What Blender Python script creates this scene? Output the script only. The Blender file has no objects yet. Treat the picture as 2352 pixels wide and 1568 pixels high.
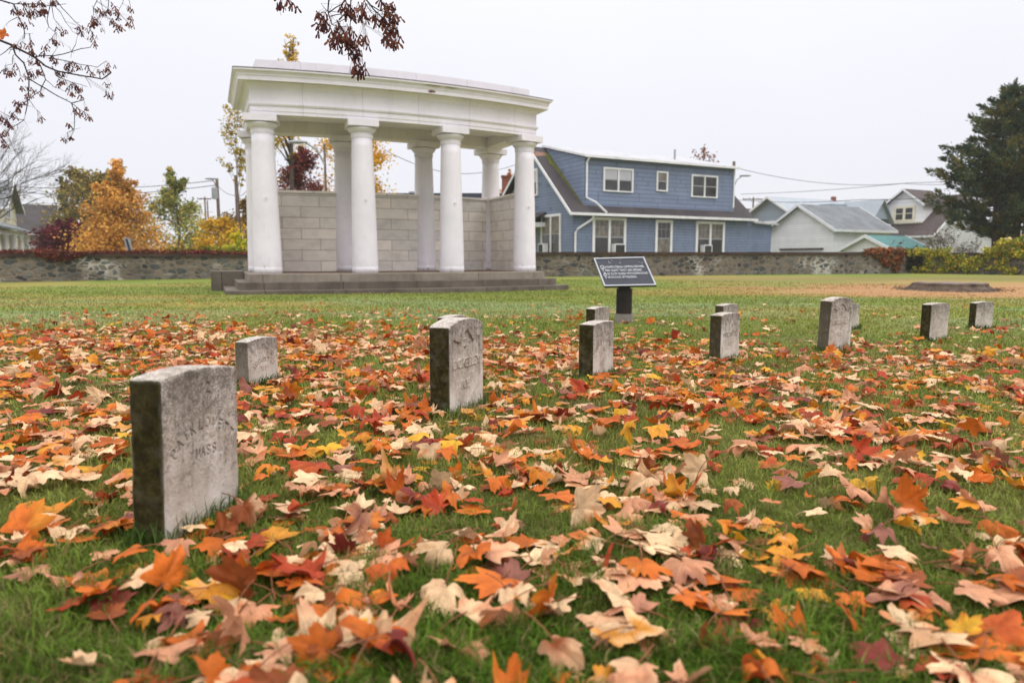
import bpy, math, random
import numpy as np
from mathutils import Vector
random.seed(7); RNG = np.random.default_rng(11)
sc = bpy.context.scene
COL = sc.collection

# ------------------------------------------------------------------ camera, sky, sun, exposure
F, PITCH = 1568.0, 0.121            # focal length in pixels of a 2352 wide picture; downward pitch
CP, SP = math.cos(PITCH), math.sin(PITCH)
cam_d = bpy.data.cameras.new('camera'); cam = bpy.data.objects.new('camera', cam_d); COL.objects.link(cam)
cam_d.sensor_width = 36; cam_d.lens = 24; cam_d.clip_start = 0.05; cam_d.clip_end = 3000
cam.rotation_euler = (math.pi/2 - PITCH, 0, 0)
cam_d.dof.use_dof = True; cam_d.dof.focus_distance = 3.3; cam_d.dof.aperture_fstop = 3.0
sc.camera = cam
SUN_EL, SUN_AZ = math.radians(52), math.radians(120)     # azimuth clockwise from +Y
w = bpy.data.worlds.new('World'); sc.world = w; w.use_nodes = True
nt = w.node_tree; nt.nodes.clear()
sky = nt.nodes.new('ShaderNodeTexSky'); sky.sky_type = 'NISHITA'; sky.sun_disc = False
sky.sun_elevation = SUN_EL; sky.sun_rotation = SUN_AZ
sk = nt.nodes.new('ShaderNodeVectorMath'); sk.operation = 'SCALE'; sk.inputs['Scale'].default_value = 0.10
tc = nt.nodes.new('ShaderNodeTexCoord')
nz = nt.nodes.new('ShaderNodeTexNoise'); nz.inputs['Scale'].default_value = 1.6; nz.inputs['Detail'].default_value = 3
rp = nt.nodes.new('ShaderNodeValToRGB')
rp.color_ramp.elements[0].position = .3; rp.color_ramp.elements[0].color = (.95, .95, .955, 1)
rp.color_ramp.elements[1].position = .7; rp.color_ramp.elements[1].color = (1.0, 1.0, 1.0, 1)
sz = nt.nodes.new('ShaderNodeSeparateXYZ'); gr = nt.nodes.new('ShaderNodeValToRGB'); ge = gr.color_ramp.elements   # overcast: the zenith is about twice as bright as the horizon
ge[0].position = 0; ge[0].color = (.625, .62, .675, 1); ge[1].position = .36; ge[1].color = (.745, .743, .77, 1)
e_ = ge.new(1.0); e_.color = (2.25, 2.24, 2.26, 1)
m2 = nt.nodes.new('ShaderNodeMix'); m2.data_type = 'RGBA'; m2.blend_type = 'MULTIPLY'; m2.inputs[0].default_value = 1
mx = nt.nodes.new('ShaderNodeMix'); mx.data_type = 'RGBA'; mx.inputs[0].default_value = 0.93   # closed cloud deck
bg = nt.nodes.new('ShaderNodeBackground'); bg.inputs['Strength'].default_value = 1.0
wo = nt.nodes.new('ShaderNodeOutputWorld')
nt.links.new(sky.outputs[0], sk.inputs[0]); nt.links.new(tc.outputs['Generated'], nz.inputs['Vector'])
nt.links.new(nz.outputs[0], rp.inputs[0]); nt.links.new(sk.outputs[0], mx.inputs[6]); nt.links.new(tc.outputs['Generated'], sz.inputs[0]); nt.links.new(sz.outputs[2], gr.inputs[0]); nt.links.new(rp.outputs[0], m2.inputs[6]); nt.links.new(gr.outputs[0], m2.inputs[7]); nt.links.new(m2.outputs[2], mx.inputs[7])
nt.links.new(mx.outputs[2], bg.inputs[0]); nt.links.new(bg.outputs[0], wo.inputs[0])
sl = bpy.data.lights.new('sun', 'SUN'); sl.energy = 0.55; sl.angle = math.radians(40); sl.color = (1, .965, .92)
so = bpy.data.objects.new('sun', sl); COL.objects.link(so)
sd = Vector((math.sin(SUN_AZ)*math.cos(SUN_EL), math.cos(SUN_AZ)*math.cos(SUN_EL), math.sin(SUN_EL)))
so.rotation_euler = sd.to_track_quat('Z', 'Y').to_euler(); so.location = sd*60
sc.view_settings.view_transform = 'Standard'; sc.view_settings.look = 'None'
sc.view_settings.exposure = 0.50; sc.view_settings.gamma = 1.0; sc.view_settings.use_curve_mapping = False
sc.render.engine = 'CYCLES'
sc.cycles.use_denoising = True; sc.cycles.denoising_prefilter = 'ACCURATE'; sc.cycles.use_adaptive_sampling = False
sc.cycles.max_bounces = 5; sc.cycles.diffuse_bounces = 3; sc.cycles.sample_clamp_indirect = 6

# ------------------------------------------------------------------ small tools
def lin(r, g, b):
    f = lambda c: (c/255/12.92) if c/255 <= .04045 else ((c/255+.055)/1.055)**2.4
    return (f(r), f(g), f(b))
def ray(px, py):                      # direction with unit depth along the lens axis
    x, zr = (px-1176)/F, (784-py)/F
    return np.array((x, CP+zr*SP, -SP+zr*CP))
def at(px, py, Y):
    d = ray(px, py); return d*(Y/d[1])
def proj(x, y, z):
    yc = y*CP-z*SP; zc = y*SP+z*CP
    return 1176+F*x/yc, 784-F*zc/yc, yc
def sm(a, b, x):
    t = np.clip((x-a)/(b-a), 0, 1); return t*t*(3-2*t)
def _h(i, j, k):
    n = (i*374761393 + j*668265263 + k*1274126177) & 0x7fffffff
    n = ((n ^ (n >> 13))*1274126177) & 0x7fffffff
    return ((n ^ (n >> 16)) & 0xffff)/65535.0
def vn(x, y, z=0.0):                  # value noise 0..1
    x, y = np.asarray(x, float), np.asarray(y, float); z = np.asarray(z, float)+0*x
    xi, yi, zi = np.floor(x).astype(np.int64), np.floor(y).astype(np.int64), np.floor(z).astype(np.int64)
    fx, fy, fz = x-xi, y-yi, z-zi
    fx, fy, fz = [t*t*(3-2*t) for t in (fx, fy, fz)]
    r = 0
    for a in (0, 1):
        for b in (0, 1):
            for c in (0, 1):
                r = r + _h(xi+a, yi+b, zi+c)*(fx if a else 1-fx)*(fy if b else 1-fy)*(fz if c else 1-fz)
    return r
def fbm(x, y, z=0.0, o=3):
    s, a, t = 0, 1., 0
    for k in range(o):
        s = s + a*vn(x*2**k+17*k, y*2**k+9*k, np.asarray(z)*2**k); t += a; a *= .5
    return s/t
GY = [-50, 0, 20, 24, 33, 44, 60, 2000]; GZ = [-.62, -.62, -1.0, -1.02, -.87, -.86, -1.5, -1.5]
def gz(x, y):
    x = np.asarray(x, float); y = np.asarray(y, float)
    z = np.interp(y, GY, GZ)
    return z + .03*(fbm(x*.35+5, y*.35)-.5)*sm(1, 4, y) + .012*(fbm(x*1.7, y*1.7+3)-.5)
def ground(px, py):
    d = ray(px, py); t = 1.0
    for _ in range(60):
        p = d*t; t = t*(float(gz(p[0], p[1]))/p[2]) if p[2] < 0 else 40
        t = min(t, 60)
    return d*t

ORG = {}
class MB:
    def __init__(s): s.v, s.f, s.uv = [], [], []
    def add(s, vs, fs, uv=None):
        o = len(s.v); s.v += [tuple(map(float, p)) for p in vs]; s.f += [tuple(i+o for i in f) for f in fs]
        s.uv += list(uv) if uv is not None else [(0, 0)]*len(vs); return s
    def box(s, a, b, T=None):
        c = [(a[0] if i & 1 == 0 else b[0], a[1] if i & 2 == 0 else b[1], a[2] if i & 4 == 0 else b[2]) for i in range(8)]
        uv = [(p[0]+p[1]+50.3, p[2]+3.2) for p in c]
        if T: c = [T(*p) for p in c]
        return s.add(c, [(0, 2, 3, 1), (4, 5, 7, 6), (0, 1, 5, 4), (2, 6, 7, 3), (0, 4, 6, 2), (1, 3, 7, 5)], uv)
    def poly(s, pts, thick=None):      # flat polygon, or a slab extruded by the vector thick
        n = len(pts)
        if thick is None: return s.add(pts, [tuple(range(n))])
        q = [tuple(np.add(p, thick)) for p in pts]
        return s.add(list(pts)+q, [tuple(range(n))[::-1], tuple(range(n, 2*n))]+[(i, (i+1) % n, n+(i+1) % n, n+i) for i in range(n)])
    def tube(s, pts, rad, n=6):
        pts = [np.array(p, float) for p in pts]
        if not hasattr(rad, '__len__'): rad = [rad]*len(pts)
        vs, fs = [], []; ref = np.array((.3, .2, .93))
        for i, p in enumerate(pts):
            t = pts[min(i+1, len(pts)-1)]-pts[max(i-1, 0)]; t = t/(np.linalg.norm(t)+1e-9)
            a = np.cross(t, ref if abs(t @ ref) < .95 else (1, 0, 0)); a /= np.linalg.norm(a)+1e-9; b = np.cross(t, a)
            for k in range(n):
                g = 2*math.pi*k/n; vs.append(p+rad[i]*(a*math.cos(g)+b*math.sin(g)))
        for i in range(len(pts)-1):
            for k in range(n):
                k2 = (k+1) % n; fs.append((i*n+k, i*n+k2, (i+1)*n+k2, (i+1)*n+k))
        fs += [tuple(range(n))[::-1], tuple(range((len(pts)-1)*n, len(pts)*n))]
        return s.add(vs, fs)
    def lathe(s, c, prof, n=32):
        vs = [(c[0]+r*math.cos(2*math.pi*k/n), c[1]+r*math.sin(2*math.pi*k/n), c[2]+z) for r, z in prof for k in range(n)]
        fs = [(i*n+k, i*n+(k+1) % n, (i+1)*n+(k+1) % n, (i+1)*n+k) for i in range(len(prof)-1) for k in range(n)]
        fs += [tuple(range(n))[::-1], tuple(range((len(prof)-1)*n, len(prof)*n))]
        uv = [(k/n*2*math.pi*max(p[0] for p in prof), z) for r, z in prof for k in range(n)]
        return s.add(vs, fs, uv)
    def build(s, name, m, parent=None, loc=None, smooth=False):
        o = np.array(ORG[parent.name] if parent is not None else (loc if loc is not None else (0, 0, 0)), float)
        me = bpy.data.meshes.new(name)
        me.from_pydata([tuple(np.subtract(p, o)) for p in s.v], [], s.f)
        uvl = me.uv_layers.new(name='UVMap')
        vi = np.empty(len(me.loops), np.int32); me.loops.foreach_get('vertex_index', vi)
        uvl.data.foreach_set('uv', np.array(s.uv, np.float32)[vi].ravel())
        return finish(me, name, m, parent, o, smooth)
def finish(me, name, m, parent, o, smooth=False):
    if smooth: me.polygons.foreach_set('use_smooth', np.ones(len(me.polygons), bool))
    me.materials.append(m); me.update()
    ob = bpy.data.objects.new(name, me); COL.objects.link(ob)
    if parent is not None: ob.parent = parent
    else: ob.location = o
    ORG[ob.name] = tuple(o); return ob
def npmesh(name, V, idx, sizes, m, parent=None, loc=(0, 0, 0), col=None, uv=None, smooth=False):
    o = np.array(ORG[parent.name] if parent is not None else loc, float)
    V = np.asarray(V, float)-o
    me = bpy.data.meshes.new(name); me.vertices.add(len(V)); me.vertices.foreach_set('co', V.astype(np.float32).ravel())
    idx = np.asarray(idx, np.int32).ravel(); sizes = np.asarray(sizes, np.int32)
    me.loops.add(len(idx)); me.loops.foreach_set('vertex_index', idx)
    me.polygons.add(len(sizes)); st = np.concatenate(([0], np.cumsum(sizes)[:-1])).astype(np.int32)
    me.polygons.foreach_set('loop_start', st); me.polygons.foreach_set('loop_total', sizes)
    me.update(calc_edges=True); me.validate()
    if col is not None:
        ca = me.color_attributes.new('Col', 'FLOAT_COLOR', 'POINT')
        ca.data.foreach_set('color', np.c_[np.asarray(col, np.float32), np.ones(len(V), np.float32)].astype(np.float32).ravel())
    if uv is not None:
        ul = me.uv_layers.new(name='UVMap'); ul.data.foreach_set('uv', np.asarray(uv, np.float32)[idx].ravel())
    return finish(me, name, m, parent, o, smooth)
def tag(o, label=None, cat=None, group=None, kind=None):
    if label: o['label'] = label
    if cat: o['category'] = cat
    if group: o['group'] = group
    if kind: o['kind'] = kind
    return o
def thing(name, label, cat, loc, group=None):
    o = bpy.data.objects.new(name, None); COL.objects.link(o); o.location = tuple(loc); o.empty_display_size = .2
    ORG[o.name] = tuple(loc); return tag(o, label, cat, group)

# ------------------------------------------------------------------ materials
class N:
    def __init__(s, name):
        s.m = bpy.data.materials.new(name); s.m.use_nodes = True; s.t = s.m.node_tree; s.t.nodes.clear()
        s.out = s.n('OutputMaterial'); s.p = s.n('BsdfPrincipled'); s.l(s.p.outputs[0], s.out.inputs[0])
        s.tc = s.n('TexCoord')
    def n(s, t, **k):
        x = s.t.nodes.new('ShaderNode'+t)
        for a, b in k.items(): setattr(x, a, b)
        return x
    def l(s, a, b): s.t.links.new(a, b)
    def put(s, sock, v):
        if isinstance(v, bpy.types.NodeSocket): s.l(v, sock)
        elif hasattr(v, '__len__') and len(v) == 3 and sock.type == 'RGBA': sock.default_value = (*v, 1)
        else: sock.default_value = v
    def math(s, op, a, b=0.0, c=None):
        x = s.n('Math', operation=op); s.put(x.inputs[0], a); s.put(x.inputs[1], b)
        if c is not None: s.put(x.inputs[2], c)
        return x.outputs[0]
    def noise(s, scale, detail=4, vec=None, rough=.55, stretch=None):
        x = s.n('TexNoise'); x.inputs['Scale'].default_value = scale; x.inputs['Detail'].default_value = detail; x.inputs['Roughness'].default_value = rough
        v = vec or s.tc.outputs['Object']
        if stretch:
            mp = s.n('Mapping'); mp.inputs['Scale'].default_value = stretch; s.l(v, mp.inputs[0]); v = mp.outputs[0]
        s.l(v, x.inputs['Vector']); return x.outputs[0]
    def ramp(s, f, stops):
        x = s.n('ValToRGB'); e = x.color_ramp.elements
        while len(e) < len(stops): e.new(.5)
        for i, (p, c) in enumerate(stops):
            e[i].position = p; e[i].color = (*c, 1) if hasattr(c, '__len__') else (c, c, c, 1)
        s.l(f, x.inputs[0]); return x.outputs[0]
    def mix(s, f, a, b, mode='MIX'):
        x = s.n('Mix', data_type='RGBA', blend_type=mode); s.put(x.inputs[0], f); s.put(x.inputs[6], a); s.put(x.inputs[7], b); return x.outputs[2]
    def bump(s, h, strength=.3, dist=.01):
        b = s.n('Bump'); b.inputs['Strength'].default_value = strength; b.inputs['Distance'].default_value = dist
        s.l(h, b.inputs['Height']); s.l(b.outputs[0], s.p.inputs['Normal']); return s
    def fin(s, col, rough=.8, spec=.3):
        s.put(s.p.inputs['Base Color'], col); s.put(s.p.inputs['Roughness'], rough); s.p.inputs['Specular IOR Level'].default_value = spec; return s.m
def k3(c, f): return tuple(min(1, x*f) for x in c)
def plain(name, c, rough=.75, var=.18, scale=3, bump=0, spec=.3, stain=None):
    s = N(name); f = s.noise(scale, 6)
    col = s.ramp(f, [(.3, k3(c, 1-var)), (.7, k3(c, 1+var))])
    if stain:
        g = s.noise(scale*.6, 7, stretch=(1, 1, .25)); col = s.mix(s.ramp(g, [(.52, 0), (.75, .8)]), col, stain)
    if bump: s.bump(s.noise(scale*12, 5), bump, .01)
    return s.fin(col, rough, spec)
def siding(name, c, pitch, var=.12, dark=.45, butt=0):
    s = N(name); sep = s.n('SeparateXYZ'); s.l(s.tc.outputs['Object'], sep.inputs[0])
    zf = s.math('FRACT', s.math('DIVIDE', sep.outputs[2], pitch))
    row = s.math('FLOOR', s.math('DIVIDE', sep.outputs[2], pitch))
    line = s.ramp(zf, [(0, 1), (.1, 1), (.16, 0), (1, 0)])
    n1 = s.noise(1.3, 5); col = s.ramp(n1, [(.3, k3(c, 1-var)), (.7, k3(c, 1+var))])
    cm = s.n('CombineXYZ'); s.l(s.math('MULTIPLY', row, 7.31), cm.inputs[0])
    wn = s.n('TexWhiteNoise'); s.l(cm.outputs[0], wn.inputs[0])
    col = s.mix(1, col, s.ramp(wn.outputs[0], [(0, .9), (1, 1.0)]), 'MULTIPLY')
    if butt:
        off = s.math('MULTIPLY', wn.outputs[0], butt)
        xf = s.math('FRACT', s.math('DIVIDE', s.math('ADD', s.math('ADD', sep.outputs[0], off), s.math('MULTIPLY', sep.outputs[1], .3)), butt))
        line = s.math('MAXIMUM', line, s.math('MULTIPLY', s.math('LESS_THAN', xf, .03), .6))
    col = s.mix(s.ramp(s.noise(1.7, 8, stretch=(1, 1, .12), rough=.7), [(.45, 0), (.75, .4)]), col, k3(c, .68))
    col = s.mix(line, col, k3(c, dark)); s.bump(s.math('SUBTRACT', 1, zf), .5, .02)
    return s.fin(col, .65)
def shingle(name, c, moss=None):
    s = N(name); n1 = s.noise(9, 8, rough=.75); n2 = s.noise(.9, 5)
    sep = s.n('SeparateXYZ'); s.l(s.tc.outputs['Object'], sep.inputs[0])
    zf = s.math('FRACT', s.math('DIVIDE', sep.outputs[2], .13))
    col = s.ramp(n1, [(.3, k3(c, .6)), (.7, k3(c, 1.5))])
    col = s.mix(1, col, s.ramp(n2, [(.3, .75), (.7, 1.2)]), 'MULTIPLY')
    col = s.mix(s.ramp(zf, [(0, .5), (.2, 0), (1, 0)]), col, k3(c, .4))
    s.bump(n1, .4, .03); return s.fin(col, .85)
def stucco_white(joints=False):
    s = N('white_painted_stucco'); c = (.79, .745, .80)
    col = s.ramp(s.noise(1.1, 6), [(.3, k3(c, .93)), (.7, k3(c, 1.05))])
    col = s.mix(s.ramp(s.noise(1.8, 9, stretch=(1, 1, .18), rough=.7), [(.58, 0), (.8, .5)]), col, (.48, .46, .42))
    col = s.mix(s.ramp(s.noise(14, 3), [(.77, 0), (.8, .8)]), col, (.3, .28, .25))
    sp = s.n('SeparateXYZ'); s.l(s.tc.outputs['Object'], sp.inputs[0])                # splash-back grime and flaking low on the shafts
    low = s.ramp(sp.outputs[2], [(.57, 1), (.9, .35), (1.0, .12)])
    g = s.noise(5, 8, rough=.75); col = s.mix(s.math('MULTIPLY', low, s.ramp(g, [(.45, 0), (.65, .45)])), col, (.40, .37, .33))
    col = s.mix(s.math('MULTIPLY', low, s.ramp(s.noise(11, 6, stretch=(1, 1, .5)), [(.64, 0), (.67, .9)])), col, (.24, .18, .15))
    col = s.mix(s.ramp(s.noise(2.6, 9, stretch=(1, 1, .06), rough=.7), [(.55, 0), (.8, .28)]), col, (.42, .405, .40))
    if joints:
        b = s.n('TexBrick'); s.l(s.tc.outputs['UV'], b.inputs['Vector']); b.inputs['Scale'].default_value = 1; b.inputs['Brick Width'].default_value = 1.62; b.inputs['Row Height'].default_value = 9; b.inputs['Mortar Size'].default_value = .007
        col = s.mix(s.math('MULTIPLY', b.outputs[1], .5), col, (.3, .29, .28))
    s.bump(s.noise(60, 4), .15, .004); return s.fin(col, .7, .25)
def brick_mat(name, c1, c2, mortar, bw, rh, ms=.012, bump=.4, vein=True, uvec=True, stain=None):
    s = N(name); b = s.n('TexBrick'); s.l(s.tc.outputs['UV'], b.inputs['Vector'])
    b.inputs['Scale'].default_value = 1; b.inputs['Brick Width'].default_value = bw; b.inputs['Row Height'].default_value = rh
    b.inputs['Mortar Size'].default_value = ms; b.inputs['Mortar Smooth'].default_value = .3; b.inputs['Bias'].default_value = -.1
    b.inputs['Color1'].default_value = (*c1, 1); b.inputs['Color2'].default_value = (*c2, 1); b.inputs['Mortar'].default_value = (*mortar, 1)
    col = b.outputs[0]
    if vein:
        n1 = s.noise(2.2, 8, rough=.7, stretch=(1, 1, 2)); col = s.mix(1, col, s.ramp(n1, [(.3, .8), (.5, 1.0), (.7, 1.08)]), 'MULTIPLY')
    if stain:
        g = s.noise(1.5, 8, stretch=(1, 1, .4), rough=.65); col = s.mix(s.ramp(g, [(.42, 0), (.68, .85)]), col, stain)
    s.bump(s.math('SUBTRACT', 1, b.outputs[1]), bump, .01); return s.fin(col, .75, .3)
def rubble():
    s = N('rubble_stone'); mp = s.n('Mapping'); s.l(s.tc.outputs['UV'], mp.inputs[0]); mp.inputs['Scale'].default_value = (2.9, 5.2, 1)
    wv = s.n('TexNoise'); wv.inputs['Scale'].default_value = 2.2; wv.inputs['Detail'].default_value = 3; s.l(mp.outputs[0], wv.inputs[0])
    vec = s.n('VectorMath', operation='MULTIPLY_ADD'); s.l(wv.outputs[1], vec.inputs[0]); vec.inputs[1].default_value = (.75, .75, 0); s.l(mp.outputs[0], vec.inputs[2])
    v1 = s.n('TexVoronoi', feature='F1'); v2 = s.n('TexVoronoi', feature='DISTANCE_TO_EDGE')
    for v in (v1, v2): v.inputs['Scale'].default_value = 1.0; v.inputs['Randomness'].default_value = .95; s.l(vec.outputs[0], v.inputs['Vector'])
    sp = s.n('SeparateXYZ'); s.l(v1.outputs['Color'], sp.inputs[0])
    col = s.ramp(sp.outputs[0], [(0, (.035, .04, .042)), (.25, (.075, .085, .085)), (.45, (.12, .105, .085)), (.65, (.19, .16, .125)), (.85, (.11, .125, .125)), (1, (.25, .225, .19))])
    n1 = s.noise(7, 7, rough=.7); col = s.mix(1, col, s.ramp(n1, [(.25, .45), (.7, 1.3)]), 'MULTIPLY')
    mort = s.mix(s.ramp(s.noise(.55, 5), [(.56, 0), (.66, 1)]), (.20, .158, .118), (.45, .42, .37))
    wid = s.math('ADD', .02, s.math('MULTIPLY', s.noise(1.1, 4), .11))
    edge = s.math('SUBTRACT', v2.outputs[0], wid); ef = s.ramp(edge, [(.0, 1), (.035, 0)])
    col = s.mix(ef, col, mort)
    col = s.mix(s.ramp(s.noise(.8, 5, stretch=(1, 1, .5)), [(.52, 0), (.72, .7)]), col, (.035, .028, .024))
    s.bump(s.math('MINIMUM', v2.outputs[0], .2), .8, .12); return s.fin(col, .85, .25)
def attr_mat(name, rough=.6, trans=.25, fine=0, spec=.3, hue=None):
    s = N(name); a = s.n('Attribute', attribute_name='Col'); col = a.outputs['Color']
    if fine: col = s.mix(1, col, s.ramp(s.noise(fine, 6, rough=.7), [(.3, .7), (.7, 1.25)]), 'MULTIPLY')
    s.fin(col, rough, spec)
    if trans:
        tr = s.n('BsdfTranslucent'); s.l(col, tr.inputs[0]); mx = s.n('MixShader'); mx.inputs[0].default_value = trans
        s.l(s.p.outputs[0], mx.inputs[1]); s.l(tr.outputs[0], mx.inputs[2]); s.l(mx.outputs[0], s.out.inputs[0])
    return s.m
def leaf_mat():
    s = N('maple_leaf'); a = s.n('Attribute', attribute_name='Col'); col = a.outputs['Color']
    sep = s.n('SeparateXYZ'); s.l(s.tc.outputs['UV'], sep.inputs[0]); u, v = sep.outputs[0], sep.outputs[1]
    v = s.math('ADD', v, .12); d = None
    for ang in (90, 38, 142, -12, 192):
        c, q = math.cos(math.radians(ang)), math.sin(math.radians(ang))
        al = s.math('ADD', s.math('MULTIPLY', u, c), s.math('MULTIPLY', v, q))
        cr = s.math('ABSOLUTE', s.math('SUBTRACT', s.math('MULTIPLY', u, q), s.math('MULTIPLY', v, c)))
        wd = s.math('ADD', cr, s.math('MULTIPLY', s.math('LESS_THAN', al, 0), 1.0))
        sidev = s.math('ABSOLUTE', s.math('SUBTRACT', s.math('FRACT', s.math('MULTIPLY', s.math('SUBTRACT', al, s.math('MULTIPLY', cr, .9)), 5.0)), .5))
        wd = s.math('MINIMUM', wd, s.math('ADD', s.math('ADD', s.math('MULTIPLY', sidev, .25), .012), s.math('MULTIPLY', s.math('GREATER_THAN', cr, .3), 1)))
        d = wd if d is None else s.math('MINIMUM', d, wd)
    vein = s.ramp(d, [(.0, .55), (.03, 0)])
    col = s.mix(1, col, s.ramp(s.noise(38, 5, rough=.6), [(.3, .72), (.55, 1.0), (.75, 1.15)]), 'MULTIPLY')
    col = s.mix(s.ramp(s.noise(75, 3), [(.70, 0), (.75, .75)]), col, (.07, .025, .012))
    vc = s.mix(.5, col, (.10, .045, .02)); col = s.mix(vein, col, vc)
    s.bump(s.noise(90, 4), .25, .002)
    s.fin(col, .55, .18)
    tr = s.n('BsdfTranslucent'); s.l(col, tr.inputs[0]); mx = s.n('MixShader'); mx.inputs[0].default_value = .22
    s.l(s.p.outputs[0], mx.inputs[1]); s.l(tr.outputs[0], mx.inputs[2]); s.l(mx.outputs[0], s.out.inputs[0]); return s.m
def tomb_mat():                       # Col: r = moss on this face, g = cut depth, b = height up the stone
    s = N('weathered_marble'); a = s.n('Attribute', attribute_name='Col'); sp = s.n('SeparateColor'); s.l(a.outputs['Color'], sp.inputs[0])
    vec = s.n('VectorMath', operation='ADD'); s.l(s.tc.outputs['Object'], vec.inputs[0])
    oi = s.n('ObjectInfo'); s.l(oi.outputs['Random'], vec.inputs[1]); V = vec.outputs[0]
    n1, n2, n3 = s.noise(9, 8, V, .7), s.noise(230, 4, V, .7), s.noise(42, 7, V, .75)
    col = s.ramp(n1, [(.3, (.38, .315, .255)), (.5, (.61, .53, .46)), (.7, (.76, .69, .63))])
    spk = s.math('ADD', n2, s.math('MULTIPLY', s.math('SUBTRACT', sp.outputs[2], .55), .22))
    col = s.mix(s.ramp(spk, [(.52, 0), (.60, .72)]), col, (.13, .118, .108))
    col = s.mix(s.ramp(s.math('ADD', n3, s.math('MULTIPLY', sp.outputs[2], .18)), [(.60, 0), (.78, .75)]), col, (.09, .08, .068))
    col = s.mix(s.math('MULTIPLY', sp.outputs[1], .55), col, (.085, .075, .065))
    stk = s.noise(26, 6, V, .7, stretch=(1, 1, .12)); col = s.mix(s.math('MULTIPLY', s.ramp(stk, [(.50, 0), (.68, .6)]), s.math('ADD', .05, sp.outputs[2])), col, (.125, .10, .078))
    moss = s.ramp(n3, [(.3, (.011, .009, .003)), (.5, (.032, .027, .007)), (.64, (.068, .056, .019)), (.8, (.125, .108, .066))])
    mf = s.math('MULTIPLY', sp.outputs[0], s.ramp(s.math('ADD', n1, s.math('MULTIPLY', sp.outputs[2], .3)), [(.28, .9), (.44, 1)]))
    col = s.mix(mf, col, moss)
    s.bump(s.math('ADD', n2, s.math('MULTIPLY', n3, 1.5)), .6, .005); return s.fin(col, .9, .12)

M = dict(
    stucco=stucco_white(), stuccoj=stucco_white(True),
    marble=brick_mat('marble_ashlar', (.86, .775, .695), (.64, .605, .58), (.32, .255, .20), 1.15, .345, .009, .3),
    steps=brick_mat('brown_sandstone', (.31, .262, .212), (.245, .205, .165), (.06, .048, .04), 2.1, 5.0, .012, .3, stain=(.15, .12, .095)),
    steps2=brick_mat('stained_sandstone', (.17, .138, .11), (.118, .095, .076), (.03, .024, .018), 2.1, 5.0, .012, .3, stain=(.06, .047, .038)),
    floor=plain('brick_floor', (.14, .085, .055), .85, .3, 3), rubble=rubble(),
    cope=plain('brown_coping', (.055, .032, .024), .8, .4, 1.5, .3, stain=(.02, .016, .014)),
    brown=plain('peeling_plaster', (.16, .085, .055), .9, .4, 12), wtrim=plain('white_trim_paint', (.74, .74, .76), .5, .06, 2, 0, .4, (.5, .49, .46)),
    blue=siding('blue_lap_siding', (.19, .235, .345), .26, .10, .5, 3.2), blue2=siding('blue_narrow_siding', (.18, .224, .33), .185, .10, .5, 2.4),
    blue3=siding('blue_shingle_siding', (.172, .215, .32), .17, .2, .45, .35),
    rooft=shingle('dark_roof_shingle', (.055, .046, .048)), roofg=shingle('grey_roof_shingle', (.165, .175, .185)), roofb=shingle('brown_roof_shingle', (.075, .056, .055)),
    roofl=plain('pale_roof_felt', (.42, .42, .44), .7, .15, 2, 0, .3, (.25, .25, .25)), roofm=plain('metal_roof', (.30, .33, .36), .5, .1, 1.5),
    rooftan=plain('worn_tan_shingle', (.22, .12, .08), .9, .3, 5), teal=siding('teal_metal_roof', (.07, .205, .195), .28, .08, .7), moss=plain('roof_moss', (.10, .11, .015), .95, .5, 6, .5),
    wside=siding('white_clapboard', (.84, .83, .85), .16, .05, .66), gside=siding('grey_clapboard', (.52, .52, .53), .16, .05, .6), bgside=siding('blue_grey_clapboard', (.30, .35, .42), .16, .05, .65),
    yside=siding('cream_clapboard', (.70, .65, .49), .16, .05, .65), cream=plain('cream_trim', (.74, .69, .53), .6, .06),
    navy=plain('navy_fascia', (.035, .045, .075), .7, .2), brick=plain('chimney_brick', (.25, .085, .05), .9, .35, 8, .3),
    glass=plain('dark_window_glass', (.035, .034, .034), .12, .5, 1.2, 0, .6), blind=plain('window_blind', (.42, .42, .46), .35, .08, 2, 0, .5), curtain=plain('pale_curtain', (.16, .14, .12), .3, .5, 2.5, 0, .5),
    grille=plain('dark_grille', (.03, .03, .032), .5), grey_metal=plain('grey_metal', (.30, .31, .33), .45, .1, 4, 0, .5),
    black=plain('black_paint', (.012, .013, .018), .35, .15, 8, 0, .45), navyplate=plain('dark_plaque_face', (.020, .022, .034), .45, .2, 14, 0, .4),
    blackwood=plain('charred_post_wood', (.016, .013, .012), .6, .5, 5, .3, .35, (.05, .03, .02)), concrete=plain('concrete', (.23, .215, .19), .9, .15, 9, .3),
    letters=plain('raised_white_letters', (.62, .63, .66), .4, .08, 9), silver=plain('silver_rim', (.42, .43, .47), .35, .08, 6, 0, .5),
    pole=plain('weathered_pole_wood', (.12, .082, .06), .9, .3, 3), wire=plain('cable_rubber', (.03, .03, .035), .6), bark=plain('grey_bark', (.085, .07, .058), .95, .35, 6, .6),
    darkbark=plain('dark_twig_bark', (.045, .034, .036), .9, .3, 20), stump=plain('dead_wood', (.085, .058, .04), .95, .5, 5, .8), stumptop=plain('sawn_wood', (.19, .15, .125), .95, .3, 8, .5),
    leafage=attr_mat('foliage', .7, .3, 0, .1), grass=attr_mat('grass_blade', .6, .25, 0, .08), turf=attr_mat('turf', .9, 0, 26, .1), mleaf=leaf_mat(),
    stalk=plain('leaf_stalk', (.22, .075, .03), .6, .25, 30), samara=attr_mat('dry_samara', .7, .35), tomb=tomb_mat(),
    carpaint=plain('white_car_paint', (.70, .71, .73), .25, .03, 2, 0, .6), tyre=plain('tyre_rubber', (.02, .02, .02), .8), road=plain('asphalt', (.05, .05, .05), .9, .2, 4, .3),
)

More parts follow.
